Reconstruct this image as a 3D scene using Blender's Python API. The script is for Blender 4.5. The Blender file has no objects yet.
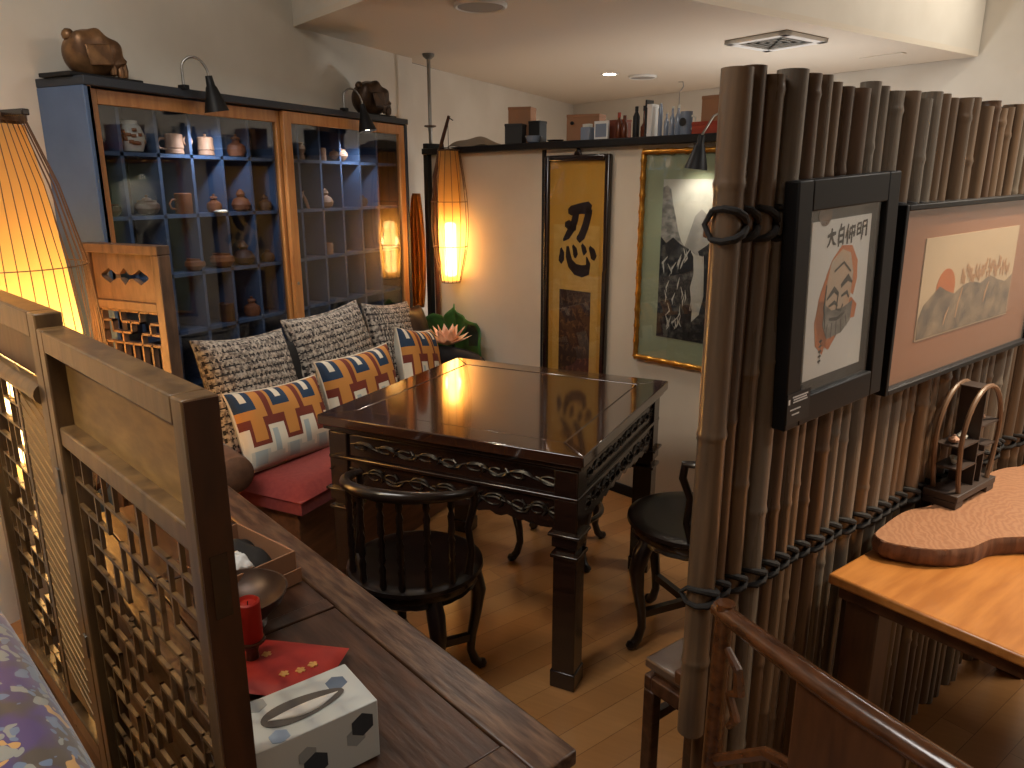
import bpy, math, random
from mathutils import Vector, Matrix
C = bpy.data.collections.new('room'); bpy.context.scene.collection.children.link(C)
R = math.radians; PI = math.pi
rnd = random.Random(7)

# ------------------------------------------------------------------ materials
def lin(c):
    return tuple(((v/255)/12.92 if v/255 <= .04045 else ((v/255+.055)/1.055)**2.4) for v in c) + (1,)
MATS = {}
def mat(name, c, rough=.5, metal=0, c2=None, scale=20, stretch=(1,1,1), bump=0, spec=.5, coat=0, detail=6, emit=None, estr=0, sheen=0, mix=(.35,.65), rvar=0, coatrough=.05):
    m = bpy.data.materials.new(name); m.use_nodes = True; nt = m.node_tree; b = nt.nodes['Principled BSDF']
    b.inputs['Base Color'].default_value = lin(c); b.inputs['Roughness'].default_value = rough
    b.inputs['Metallic'].default_value = metal; b.inputs['Specular IOR Level'].default_value = spec
    b.inputs['Coat Weight'].default_value = coat; b.inputs['Coat Roughness'].default_value = coatrough
    if sheen: b.inputs['Sheen Weight'].default_value = sheen
    if emit: b.inputs['Emission Color'].default_value = lin(emit); b.inputs['Emission Strength'].default_value = estr
    if c2 or bump or rvar:
        tc = nt.nodes.new('ShaderNodeTexCoord'); mp = nt.nodes.new('ShaderNodeMapping'); mp.inputs['Scale'].default_value = stretch
        nz = nt.nodes.new('ShaderNodeTexNoise'); nz.inputs['Scale'].default_value = scale; nz.inputs['Detail'].default_value = detail
        nt.links.new(tc.outputs['Object'], mp.inputs[0]); nt.links.new(mp.outputs[0], nz.inputs['Vector'])
        if c2:
            rp = nt.nodes.new('ShaderNodeValToRGB'); rp.color_ramp.elements[0].position = mix[0]; rp.color_ramp.elements[1].position = mix[1]
            rp.color_ramp.elements[0].color = lin(c); rp.color_ramp.elements[1].color = lin(c2)
            nt.links.new(nz.outputs[0], rp.inputs[0]); nt.links.new(rp.outputs[0], b.inputs['Base Color'])
        if rvar:
            mr = nt.nodes.new('ShaderNodeMapRange'); mr.inputs['To Min'].default_value = max(0, rough-rvar); mr.inputs['To Max'].default_value = min(1, rough+rvar)
            nt.links.new(nz.outputs[0], mr.inputs[0]); nt.links.new(mr.outputs[0], b.inputs['Roughness'])
        if bump:
            bp = nt.nodes.new('ShaderNodeBump'); bp.inputs['Strength'].default_value = bump; bp.inputs['Distance'].default_value = .004
            nt.links.new(nz.outputs[0], bp.inputs['Height']); nt.links.new(bp.outputs[0], b.inputs['Normal'])
    MATS[name] = m; return m

wall_m = mat('painted_plaster', (214,208,196), .85, c2=(206,199,186), scale=3, bump=.05)
part_m = mat('partition_paint', (205,192,172), .8, c2=(198,184,163), scale=3, bump=.04)
ceil_m = mat('ceiling_paint', (212,202,186), .9)
black_m = mat('black_painted_wood', (18,18,20), .5, spec=.3)
blue_m = mat('blue_painted_wood', (70,92,126), .5, c2=(80,102,138), scale=6, bump=.05)
bluet_m = mat('dark_slate_painted_wood', (38,44,54), .5)
pine_m = mat('orange_pine', (166,108,58), .4, c2=(186,130,74), scale=8, stretch=(6,6,.6), coat=.3)
dark_m = mat('black_lacquered_rosewood', (24,14,11), .25, c2=(38,22,16), scale=10, stretch=(1,8,8), coat=.5, coatrough=.12)
top_m = mat('polished_rosewood_top', (40,22,16), .12, c2=(62,37,26), scale=5, stretch=(1,9,3), coat=.9, coatrough=.06, spec=.7)
chair_m = mat('black_chair_lacquer', (17,11,9), .28, c2=(26,15,11), scale=12, coat=.3, coatrough=.15)
old_m = mat('worn_brown_wood', (52,29,18), .38, c2=(86,56,38), scale=5, stretch=(1.5,9,9), bump=.4, coat=.15, mix=(.4,.75), rvar=.15)
oldb_m = mat('worn_edge_wood', (60,36,23), .38, c2=(112,84,62), scale=7, stretch=(1.5,9,9), bump=.4, mix=(.4,.7))
scr_m = mat('aged_screen_wood', (74,54,34), .32, c2=(108,82,50), scale=9, stretch=(3,3,.7), bump=.25, coat=.2, coatrough=.3)
scrd_m = mat('dark_screen_wood', (50,28,16), .35, c2=(72,42,24), scale=9, stretch=(3,3,.7), bump=.2)
scrg_m = mat('gold_lit_board', (128,98,58), .4, c2=(156,122,72), scale=14, stretch=(1,1,3), bump=.3)  # golden light on the screen boards is put into this colour
carve_m = mat('carved_brown_wood', (80,58,42), .5, c2=(108,80,58), scale=14, stretch=(3,3,.8), bump=.3)
red_m = mat('red_seat_cloth', (132,38,32), .85, c2=(142,48,40), scale=60, bump=.15, sheen=.2)
leather_m = mat('dark_brown_leather', (30,20,15), .4, c2=(44,28,20), scale=30, bump=.35)
blackc_m = mat('black_cushion_cloth', (18,15,14), .7)
steel_m = mat('brushed_steel', (150,148,144), .35, 1)
bronze_m = mat('aged_bronze', (100,72,50), .42, .55, c2=(158,118,78), scale=16, bump=.5, mix=(.45,.75))
bronzed_m = mat('dark_bronze', (64,46,34), .4, .55, c2=(110,80,54), scale=16, bump=.5, mix=(.5,.8))
clay_m = mat('brown_clay', (122,70,44), .6, c2=(146,90,60), scale=20, bump=.2)
clayd_m = mat('dark_clay', (74,48,36), .5, c2=(96,62,46), scale=20, bump=.2)
clayl_m = mat('pale_pink_clay', (168,124,96), .6, c2=(182,140,112), scale=20, bump=.2)
porc_m = mat('white_porcelain', (205,205,195), .25)
orn_m = mat('brown_floral_glaze', (150,96,60), .35)
white_m = mat('white_plastic', (225,225,222), .4)
grey_m = mat('grey_metal_grille', (120,118,112), .5, .3)
bam_m = mat('weathered_bamboo', (68,54,42), .3, c2=(104,83,64), scale=5, stretch=(9,9,.5), bump=.12, coat=.4, coatrough=.2, mix=(.3,.7), rvar=.1)
bam2_m = mat('reflection_grey_bamboo', (82,74,66), .28, c2=(110,100,88), scale=5, stretch=(9,9,.5), bump=.12, coat=.2, coatrough=.25, mix=(.3,.7), rvar=.1)  # paler poles for variety; the grey stands in for bluish reflections
bam3_m = mat('red_brown_bamboo', (54,38,28), .3, c2=(82,60,43), scale=5, stretch=(9,9,.5), bump=.12, coat=.25, coatrough=.25, mix=(.3,.7), rvar=.1)
node_m = mat('bamboo_node_ring', (92,74,58), .5)
rope_m = mat('black_lashing_rope', (22,19,18), .8, bump=.5, scale=90)
tea_m = mat('honey_table_wood', (160,100,46), .32, c2=(186,124,62), scale=5, stretch=(1,7,7), coat=.4, coatrough=.2)
teaf_m = mat('brown_table_wood', (66,40,24), .4, c2=(90,56,32), scale=5, stretch=(7,7,1), coat=.2)
slab_m = mat('reddish_slab_wood', (170,98,64), .4, c2=(196,126,84), scale=6, stretch=(2,2,2), coat=.3, coatrough=.25)
bark_m = mat('rough_bark_edge', (86,56,40), .8, c2=(122,84,60), scale=22, stretch=(2,2,.4), bump=.8)
arm_m = mat('varnished_cane_wood', (62,36,20), .24, c2=(96,58,32), scale=9, stretch=(2,6,6), bump=.3, coat=.6, coatrough=.12)
gold_m = mat('gilded_bamboo', (176,118,44), .28, .8, c2=(206,150,66), scale=30, bump=.3)
yel_m = mat('yellow_silk', (200,146,50), .6, c2=(196,148,60), scale=40)
ink_m = mat('brown_black_ink', (40,20,14), .6)
seal_m = mat('dark_printed_panel', (62,38,26), .7, c2=(72,46,30), scale=30)
sealg_m = mat('faded_gold_print', (112,78,46), .6)
mint_m = mat('pale_green_mat_board', (150,158,128), .7)
paper_m = mat('ivory_paper', (214,208,190), .7)
paperw_m = mat('bright_white_paper', (222,222,216), .6)
tan_m = mat('terracotta_mat_board', (166,116,86), .6)
inkg_m = mat('grey_ink_wash', (96,94,88), .7, c2=(150,146,136), scale=22, stretch=(1,1,1.5), mix=(.4,.65))
inkd_m = mat('black_ink_wash', (26,26,26), .7, c2=(92,90,84), scale=30, stretch=(1,1,1), mix=(.5,.72))
orange_m = mat('orange_ink_wash', (196,104,46), .7, c2=(206,124,66), scale=20)
greenl_m = mat('lotus_leaf_green', (34,72,26), .5, c2=(70,112,44), scale=10, bump=.3)
greend_m = mat('dark_leaf_green', (30,36,24), .6)
pink_m = mat('pale_pink_petal', (236,178,142), .6, c2=(244,206,174), scale=12)
cloth_m = mat('ochre_draped_cloth', (204,132,44), .75, c2=(150,84,28), scale=12, stretch=(8,8,1), bump=.5)
card_m = mat('brown_cardboard', (150,108,78), .8)
carddk_m = mat('black_cardboard', (26,25,25), .6)
glassy_m = mat('blue_grey_glass', (130,142,160), .15, spec=.7)
amber_m = mat('amber_bottle', (96,44,22), .25)
redbox_m = mat('red_orange_box', (150,52,26), .6)
candle_m = mat('red_wax', (168,34,22), .45, spec=.4)
bowl_m = mat('dark_bronze_bowl', (62,44,34), .4, .4, c2=(84,62,48), scale=12)
silk_m = mat('red_brocade', (146,26,20), .6, c2=(156,36,24), scale=40)
silkg_m = mat('gold_brocade_thread', (196,150,84), .5)
tissue_m = mat('pale_box_card', (196,202,202), .45)
hexd_m = mat('charcoal_hexagon_print', (52,58,66), .5); hexb_m = mat('slate_blue_hexagon_print', (96,112,134), .5)
hexg_m = mat('grey_hexagon_print', (150,156,158), .5); hexl_m = mat('light_blue_hexagon_print', (150,170,196), .5)
hole_m = mat('dark_slot_film', (96,92,90), .15, spec=.8)
knit_m = mat('cream_chunky_knit', (176,164,148), .9, c2=(96,86,78), scale=70, bump=.6, mix=(.4,.6)); knitd_m = mat('black_knit_gaps', (34,30,30), .9)
pB = mat('pillow_navy', (28,52,78), .8); pW = mat('pillow_ivory', (214,204,182), .8); pO = mat('pillow_ochre', (190,128,58), .8)
pR = mat('pillow_rust', (110,42,24), .8); pL = mat('pillow_pale_blue', (160,170,168), .8); pG = mat('pillow_grey_white', (186,184,170), .8)
chip_m = mat('blue_grey_stripe_cloth', (120,130,136), .8); bolst_m = mat('brown_bolster_cloth', (92,62,44), .8, c2=(110,78,56), scale=30)
graycush_m = mat('grey_cushion_cloth', (92,88,82), .85)
tool_m = mat('small_pewter', (170,160,140), .4, .3)

def nodes_of(name):
    m = bpy.data.materials.new(name); m.use_nodes = True; nt = m.node_tree; return m, nt, nt.nodes['Principled BSDF']
# bamboo plank floor, boards running along the bamboo screen direction
def floor_mat():
    m, nt, b = nodes_of('bamboo_plank_floor'); N = nt.nodes.new; L = nt.links.new
    tc = N('ShaderNodeTexCoord'); mp = N('ShaderNodeMapping'); mp.inputs['Rotation'].default_value = (0,0,-R(63.3))
    br = N('ShaderNodeTexBrick'); br.inputs['Scale'].default_value = 1; br.inputs['Brick Width'].default_value = 1.1; br.inputs['Row Height'].default_value = .092
    br.inputs['Mortar Size'].default_value = .0011; br.inputs['Mortar Smooth'].default_value = .2; br.inputs['Bias'].default_value = 0
    br.inputs['Color1'].default_value = lin((164,114,66)); br.inputs['Color2'].default_value = lin((182,134,84)); br.inputs['Mortar'].default_value = lin((118,78,42))
    L(tc.outputs['Object'], mp.inputs[0]); L(mp.outputs[0], br.inputs['Vector'])
    mp2 = N('ShaderNodeMapping'); mp2.inputs['Rotation'].default_value = (0,0,-R(63.3)); mp2.inputs['Scale'].default_value = (3,60,1)
    nz = N('ShaderNodeTexNoise'); nz.inputs['Scale'].default_value = 1.2; nz.inputs['Detail'].default_value = 5
    L(tc.outputs['Object'], mp2.inputs[0]); L(mp2.outputs[0], nz.inputs['Vector'])
    rp = N('ShaderNodeValToRGB'); rp.color_ramp.elements[0].color = (.82,.8,.78,1); rp.color_ramp.elements[1].color = (1.05,1.04,1.02,1)
    mx = N('ShaderNodeMix'); mx.data_type = 'RGBA'; mx.blend_type = 'MULTIPLY'; mx.inputs[0].default_value = 1
    L(nz.outputs[0], rp.inputs[0]); L(br.outputs['Color'], mx.inputs[6]); L(rp.outputs[0], mx.inputs[7]); L(mx.outputs[2], b.inputs['Base Color'])
    b.inputs['Roughness'].default_value = .28; b.inputs['Coat Weight'].default_value = .25; b.inputs['Coat Roughness'].default_value = .2
    return m
floor_m = floor_mat()
def glass_mat(name, tint=(1,1,1,1), ior=1.5, r=.02):
    m = bpy.data.materials.new(name); m.use_nodes = True; nt = m.node_tree; nt.nodes.clear(); N = nt.nodes.new
    o = N('ShaderNodeOutputMaterial'); mx = N('ShaderNodeMixShader'); t = N('ShaderNodeBsdfTransparent'); g = N('ShaderNodeBsdfGlossy'); f = N('ShaderNodeFresnel')
    t.inputs[0].default_value = tint; g.inputs['Roughness'].default_value = r; 
    gm = N('ShaderNodeNewGeometry'); ms = N('ShaderNodeMapRange'); ms.inputs['To Min'].default_value = ior; ms.inputs['To Max'].default_value = 1/ior
    nt.links.new(gm.outputs['Backfacing'], ms.inputs[0]); nt.links.new(ms.outputs[0], f.inputs[0])
    nt.links.new(f.outputs[0], mx.inputs[0]); nt.links.new(t.outputs[0], mx.inputs[1]); nt.links.new(g.outputs[0], mx.inputs[2]); nt.links.new(mx.outputs[0], o.inputs[0])
    return m
pane_m = glass_mat('cabinet_glass', (.86,.88,.9,1), 1.75)
pglass_m = glass_mat('picture_glass', (.96,.96,.96,1), 1.6)
def shade_mat(name, col, zc, half, smax, scale=120):
    # woven reed lantern lit by the tube inside: light falls off away from the tube's centre height
    m, nt, b = nodes_of(name); N = nt.nodes.new; L = nt.links.new
    b.inputs['Base Color'].default_value = lin((176,128,70)); b.inputs['Roughness'].default_value = .7
    tr = N('ShaderNodeBsdfTranslucent'); tr.inputs[0].default_value = lin(col); tp = N('ShaderNodeBsdfTransparent'); m2 = N('ShaderNodeMixShader'); m2.inputs[0].default_value = .22
    tc = N('ShaderNodeTexCoord'); wv = N('ShaderNodeTexWave'); wv.bands_direction = 'Z'; wv.inputs['Scale'].default_value = scale
    L(tc.outputs['Object'], wv.inputs[0])
    rp = N('ShaderNodeValToRGB'); rp.color_ramp.elements[0].color = lin((130,92,48)); rp.color_ramp.elements[1].color = lin((214,176,112)); L(wv.outputs[0], rp.inputs[0]); L(rp.outputs[0], b.inputs['Base Color'])
    mx = N('ShaderNodeMixShader'); mx.inputs[0].default_value = .7
    L(b.outputs[0], mx.inputs[1]); L(tr.outputs[0], mx.inputs[2]); L(mx.outputs[0], m2.inputs[1]); L(tp.outputs[0], m2.inputs[2]); L(m2.outputs[0], nt.nodes['Material Output'].inputs[0])
    return m
def emis(name, c, s):
    m = bpy.data.materials.new(name); m.use_nodes = True; nt = m.node_tree; nt.nodes.clear()
    o = nt.nodes.new('ShaderNodeOutputMaterial'); e = nt.nodes.new('ShaderNodeEmission'); e.inputs[0].default_value = lin(c); e.inputs[1].default_value = s
    nt.links.new(e.outputs[0], o.inputs[0]); return m
shade_m = shade_mat('woven_lantern_reed', (255,206,130), 0, 0, 0)
tube_m = emis('lantern_tube_glow', (255,206,130), 24)
tubeL_m = emis('large_lantern_glow', (255,214,146), 26)
led_m = emis('lamp_bulb_glow', (255,244,226), 30)
down_m = emis('downlight_glow', (255,236,206), 40)
# brocade of the sofa: purple-brown ground with silver-blue blossoms and gold threads
def brocade():
    m, nt, b = nodes_of('purple_floral_brocade'); N = nt.nodes.new; L = nt.links.new
    tc = N('ShaderNodeTexCoord'); mp = N('ShaderNodeMapping'); mp.inputs['Scale'].default_value = (.6,1,1.3); L(tc.outputs['Object'], mp.inputs[0])
    v = N('ShaderNodeTexVoronoi'); v.inputs['Scale'].default_value = 36; nd = N('ShaderNodeTexNoise'); nd.inputs['Scale'].default_value = 14; ad = N('ShaderNodeMix'); ad.data_type='VECTOR'; ad.inputs[0].default_value=.13; L(tc.outputs['Object'], nd.inputs['Vector']); L(mp.outputs[0], ad.inputs[4]); L(nd.outputs['Color'], ad.inputs[5]); L(ad.outputs[1], v.inputs['Vector'])
    nz = N('ShaderNodeTexNoise'); nz.inputs['Scale'].default_value = 9; L(tc.outputs['Object'], nz.inputs['Vector'])
    r1 = N('ShaderNodeValToRGB'); r1.color_ramp.elements[0].position=.45; r1.color_ramp.elements[1].position=.55; r1.color_ramp.elements[0].color = lin((74,64,56)); r1.color_ramp.elements[1].color = lin((72,56,104)); L(nz.outputs[0], r1.inputs[0])
    r2 = N('ShaderNodeValToRGB'); r2.color_ramp.interpolation = 'CONSTANT'; r2.color_ramp.elements[0].color = (1,1,1,1); r2.color_ramp.elements[1].position = .46; r2.color_ramp.elements[1].color = (0,0,0,1); L(v.outputs['Distance'], r2.inputs[0])
    r3 = N('ShaderNodeValToRGB'); r3.color_ramp.interpolation='CONSTANT'; r3.color_ramp.elements[0].color = lin((98,114,138)); r3.color_ramp.elements[1].position=.5; r3.color_ramp.elements[1].color = lin((132,134,128)); e = r3.color_ramp.elements.new(.85); e.color = lin((184,142,84))
    sp = N('ShaderNodeSeparateColor'); L(v.outputs['Color'], sp.inputs[0]); L(sp.outputs[0], r3.inputs[0])
    mx = N('ShaderNodeMix'); mx.data_type='RGBA'; L(r2.outputs[0], mx.inputs[0]); L(r1.outputs[0], mx.inputs[6]); L(r3.outputs[0], mx.inputs[7]); L(mx.outputs[2], b.inputs['Base Color'])
    b.inputs['Roughness'].default_value = .55; b.inputs['Sheen Weight'].default_value = .3
    return m
brocade_m = brocade()

# ------------------------------------------------------------------ mesh builder
class MB:
    def __init__(s): s.v=[]; s.f=[]; s.mi=[]; s.k=0
    def m(s,k): s.k=k; return s
    def add(s, vs, fs):
        b=len(s.v); s.v += [tuple(v) for v in vs]
        for f in fs: s.f.append(tuple(b+i for i in f)); s.mi.append(s.k)
        return s
    def box(s,x0,x1,y0,y1,z0,z1,M=None):
        vs=[Vector((x,y,z)) for z in (z0,z1) for y in (y0,y1) for x in (x0,x1)]
        if M: vs=[M@v for v in vs]
        return s.add(vs,[(0,2,3,1),(4,5,7,6),(0,1,5,4),(2,6,7,3),(0,4,6,2),(1,3,7,5)])
    def tube(s,pts,r,n=10,cap=True,closed=False):
        pts=[Vector(p) for p in pts]; k=len(pts)
        rs = r if isinstance(r,(list,tuple)) else [r]*k
        prev=None; rings=[]
        for i,p in enumerate(pts):
            if closed: t=(pts[(i+1)%k]-pts[(i-1)%k])
            else: t=(pts[min(i+1,k-1)]-pts[max(i-1,0)])
            t.normalize()
            if prev is None:
                a=Vector((0,0,1)) if abs(t.z)<.9 else Vector((1,0,0)); u=t.cross(a).normalized()
            else: u=(prev-t*prev.dot(t)).normalized()
            prev=u; w=t.cross(u)
            rings.append([p+(u*math.cos(2*PI*j/n)+w*math.sin(2*PI*j/n))*rs[i] for j in range(n)])
        vs=[v for rg in rings for v in rg]; fs=[]
        for i in range(k if closed else k-1):
            for j in range(n):
                a=i*n+j; b=i*n+(j+1)%n; c=((i+1)%k)*n+(j+1)%n; d=((i+1)%k)*n+j; fs.append((a,b,c,d))
        if cap and not closed: fs.append(tuple(range(n-1,-1,-1))); fs.append(tuple((k-1)*n+j for j in range(n)))
        return s.add(vs,fs)
    def bar(s,a,b,w,h):   # rectangular bar from a to b, w horizontal, h vertical
        a=Vector(a); b=Vector(b); t=(b-a).normalized(); up=Vector((0,0,1)) if abs(t.z)<.95 else Vector((0,1,0))
        sd=t.cross(up).normalized(); u2=sd.cross(t)
        vs=[p+sd*x*w/2+u2*y*h/2 for p in (a,b) for (x,y) in ((-1,-1),(1,-1),(1,1),(-1,1))]
        return s.add(vs,[(3,2,1,0),(4,5,6,7),(0,1,5,4),(1,2,6,5),(2,3,7,6),(3,0,4,7)])
    def lathe(s,prof,c=(0,0,0),n=24,sq=1,lobes=0,amp=0,a0=0,cap=True):
        c=Vector(c); vs=[];k=len(prof)
        for (r,z) in prof:
            for j in range(n):
                a=a0+2*PI*j/n; rr=r*(1+(amp*math.cos(lobes*a) if lobes else 0)); vs.append(c+Vector((rr*math.cos(a),rr*math.sin(a)*sq,z)))
        fs=[(i*n+j,i*n+(j+1)%n,(i+1)*n+(j+1)%n,(i+1)*n+j) for i in range(k-1) for j in range(n)]
        if cap and prof[0][0]>1e-4: fs.append(tuple(range(n-1,-1,-1)))
        if cap and prof[-1][0]>1e-4: fs.append(tuple((k-1)*n+j for j in range(n)))
        return s.add(vs,fs)
    def prism(s,poly,a0,a1,ax='y'):   # 2D polygon extruded along axis ax from a0 to a1
        def P(p,d): return {'y':(p[0],d,p[1]),'z':(p[0],p[1],d),'x':(d,p[0],p[1])}[ax]
        n=len(poly); vs=[P(p,a0) for p in poly]+[P(p,a1) for p in poly]
        return s.add(vs,[tuple(range(n)),tuple(range(2*n-1,n-1,-1))]+[(i,i+n,(i+1)%n+n,(i+1)%n) for i in range(n)])
    def surf(s,fn,nu,nv,mf=None,cu=False,cv=False):
        vs=[fn(i/nu,j/nv) for j in range(nv+1) for i in range(nu+1)]; b=len(s.v); s.v+=[tuple(v) for v in vs]
        for j in range(nv):
            for i in range(nu):
                a=b+j*(nu+1)+i; s.f.append((a,a+1,a+nu+2,a+nu+1)); s.mi.append(mf(i,j) if mf else s.k)
        return s
    def build(s,name,mats,parent=None,bevel=0,smooth=True,sub=0,solid=0,ang=38,loc=None,rz=0):
        me=bpy.data.meshes.new(name); me.from_pydata(s.v,[],s.f)
        if not isinstance(mats,(list,tuple)): mats=[mats]
        for m in mats: me.materials.append(m)
        for p,k in zip(me.polygons,s.mi): p.material_index=min(k,len(mats)-1); p.use_smooth=smooth
        import bmesh
        bm=bmesh.new(); bm.from_mesh(me); bmesh.ops.recalc_face_normals(bm,faces=bm.faces); bm.to_mesh(me); bm.free()
        if smooth: me.set_sharp_from_angle(angle=R(ang))
        me.update()
        o=bpy.data.objects.new(name,me); C.objects.link(o)
        if parent: o.parent=parent
        if loc: o.location=loc
        if rz: o.rotation_euler=(0,0,rz)
        if solid: d=o.modifiers.new('thick','SOLIDIFY'); d.thickness=solid; d.offset=0
        if bevel: d=o.modifiers.new('bevel','BEVEL'); d.width=bevel; d.segments=2; d.limit_method='ANGLE'; d.angle_limit=R(40)
        if sub: d=o.modifiers.new('sub','SUBSURF'); d.levels=sub; d.render_levels=sub
        return o
def thing(name,label,cat,loc=(0,0,0),rz=0,group=None):
    o=bpy.data.objects.new(name,None); C.objects.link(o); o.empty_display_size=.05; o.location=loc; o.rotation_euler=(0,0,rz)
    return tag(o,label,cat,group)
def tag(o,label,cat,group=None):
    o['label']=label; o['category']=cat
    if group: o['group']=group
    return o
def struct(o): o['kind']='structure'; return o
def dup(root,loc,rz,label,group=None):
    r=root.copy(); C.objects.link(r); r.location=loc; r.rotation_euler=(0,0,rz); r['label']=label
    if group: r['group']=group
    for ch in list(root.children):
        c=ch.copy(); C.objects.link(c); c.parent=r
        for g in list(ch.children):
            d=g.copy(); C.objects.link(d); d.parent=c
    return r
def arc(c,r,a0,a1,n,z=0,z1=None):
    return [(c[0]+r*math.cos(a0+(a1-a0)*i/n),c[1]+r*math.sin(a0+(a1-a0)*i/n),z+((z1-z)*i/n if z1 is not None else 0)) for i in range(n+1)]

PDA=R(-19.85)            # partition: local x runs to the right along the wall, local -y faces the table
BA=R(63.3)               # bamboo screen: local x runs away from the camera, local -y faces the tea table
HC=2.3; HH=3.0
# ------------------------------------------------------------------ room shell
def quadwall(name,a,b,z0,z1,m,t=.05):
    a=Vector((a[0],a[1],0)); b=Vector((b[0],b[1],0)); d=(b-a).normalized(); n=Vector((-d.y,d.x,0))*t
    mb=MB(); vs=[a,b,b+n,a+n]; mb.add([(v.x,v.y,z0) for v in vs]+[(v.x,v.y,z1) for v in vs],[(0,3,2,1),(4,5,6,7),(0,1,5,4),(1,2,6,5),(2,3,7,6),(3,0,4,7)])
    return struct(mb.build(name,m,smooth=False))
struct(MB().box(-3.0,3.6,-2.1,7.5,-.05,0).build('floor',floor_m,smooth=False))
struct(MB().box(-2.76,-2.70,-2.0,4.17,0,HH).build('wall_left',wall_m,smooth=False))
struct(MB().box(-2.86,-2.80,4.17,7.25,0,HC).build('wall_left_far',wall_m,smooth=False))
struct(MB().box(-2.80,-2.70,4.17,4.2,0,HC).build('wall_left_return',wall_m,smooth=False))
quadwall('wall_far',(-2.8,7.2),(3.5,4.14),0,HH,wall_m)
quadwall('wall_right',(3.5,4.14),(3.5,-2.0),0,HH,wall_m)
quadwall('wall_near',(3.5,-2.0),(-2.7,-2.0),0,HH,wall_m)
low=[(-2.76,3.17),(-1.35,2.525),(.42,5.62),(-2.8,7.2),(-2.86,7.2)]
struct(MB().prism(low,HC,HC+.03,'z').build('ceiling_low',ceil_m,smooth=False))
struct(MB().box(-2.8,3.6,-2.1,7.4,HH,HH+.05).build('ceiling_high',ceil_m,smooth=False))
quadwall('bulkhead_left',(-1.35,2.525),(-2.7,3.143),HC+.03,HH,wall_m,-.04)
quadwall('bulkhead_right',(.42,5.62),(-1.35,2.525),HC+.03,HH,wall_m,-.04)
# partition: framed wall panels with a dark shelf rail on top
P0=(-2.482,4.029,0)
W0=(-1.1,3.53,0)     # local origin of partition coordinates
def part(mb,name,m,**k): return mb.build(name,m,loc=W0,rz=PDA,**k)
pl=-1.47
struct(part(MB().box(pl,1.15,0.0,.08,0,1.725),'wall_partition',part_m,smooth=False))
struct(part(MB().box(pl-.02,1.15,-.05,.2,1.725,1.76),'trim_1',black_m,bevel=.004))
struct(part(MB().box(pl-.03,pl+.012,-.03,.1,0,1.79),'trim_2',black_m,bevel=.003))
struct(part(MB().box(-.538,-.515,-.008,0,0,1.725),'trim_3',black_m))
struct(part(MB().box(pl+.02,1.15,-.014,0,0,.055),'baseboard_back',black_m,bevel=.003))

# ------------------------------------------------------------------ ceiling fittings
def ceil_thing(name,label,cat,x,y,group=None,rz=0): return thing(name,label,cat,(x,y,HC),rz,group)
t=ceil_thing('recessed_downlight','bright round recessed downlight glowing in the low ceiling','light',-1.82,5.36)
MB().lathe([(.044,-.004),(.06,-.006),(.064,0),(.06,.002),(.044,.002)],cap=False).build('trim_ring',white_m,t)
MB().lathe([(.0,-.003),(.046,-.003)]).build('lamp_face',down_m,t)
for x,y,r,lb in ((-1.65,3.12,.115,'round flush ceiling speaker nearest the camera, cut by the top of the photo'),(-1.64,5.56,.1,'flat round ceiling speaker just right of the glowing downlight')):
    t=ceil_thing('ceiling_speaker',lb,'speaker',x,y,'round ceiling speakers')
    MB().lathe([(r*.86,-.012),(r*.93,-.016),(r,-.01),(r,0),(r*.86,0)],n=40,cap=False).build('rim',white_m,t)
    MB().lathe([(0,-.0115),(r*.88,-.0115)],n=40,cap=False).build('grille',mat('pale_grille',(150,148,142),.7) if 'pale_grille' not in MATS else MATS['pale_grille'],t)
t=ceil_thing('ceiling_air_vent','square slatted air conditioning vent set in the low ceiling','vent',-.61,4.52,rz=R(-27))
f=MB()
h=.19
for (a,b,c,d) in ((-h,h,-h,-h+.05),(-h,h,h-.05,h),(-h,-h+.05,-h,h),(h-.05,h,-h,h)): f.box(a,b,c,d,-.022,0)
f.build('vent_frame',white_m,t,bevel=.004)
MB().box(-h,h,-h,h,-.002,-.0005).build('backing',black_m,t)
for k,q in enumerate((.135,.105,.07,.038)):
    s=MB()
    for (a,b,c,d) in ((-q,q,-q,-q+.02),(-q,q,q-.02,q),(-q,-q+.02,-q,q),(q-.02,q,-q,q)): s.box(a,b,c,d,-.016,-.008)
    s.build('slat_ring',grey_m,t)
t=MB().box(-.13,.13,-.025,.025,-.006,0).build('slot_diffuser',ceil_m,loc=(-.1,5.32,HC),rz=R(-27)); tag(t,'thin rectangular slot diffuser in the ceiling above the bamboo screen','vent')

# ------------------------------------------------------------------ tension pole
t=thing('tension_pole','slim grey metal tension pole braced against the ceiling in the corner','pole',(-2.52,4.10,0))
MB().lathe([(.011,0),(.011,1.86),(.014,1.87),(.014,1.9),(.011,1.9),(.011,2.29)],n=14).build('tube',steel_m,t)
MB().lathe([(.016,2.27),(.034,2.285),(.036,2.3)],n=20).build('ceiling_foot',grey_m,t)
MB().lathe([(.014,1.885),(.036,1.89),(.036,1.898),(.014,1.9)],n=16).build('collar',carve_m,t)

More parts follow.
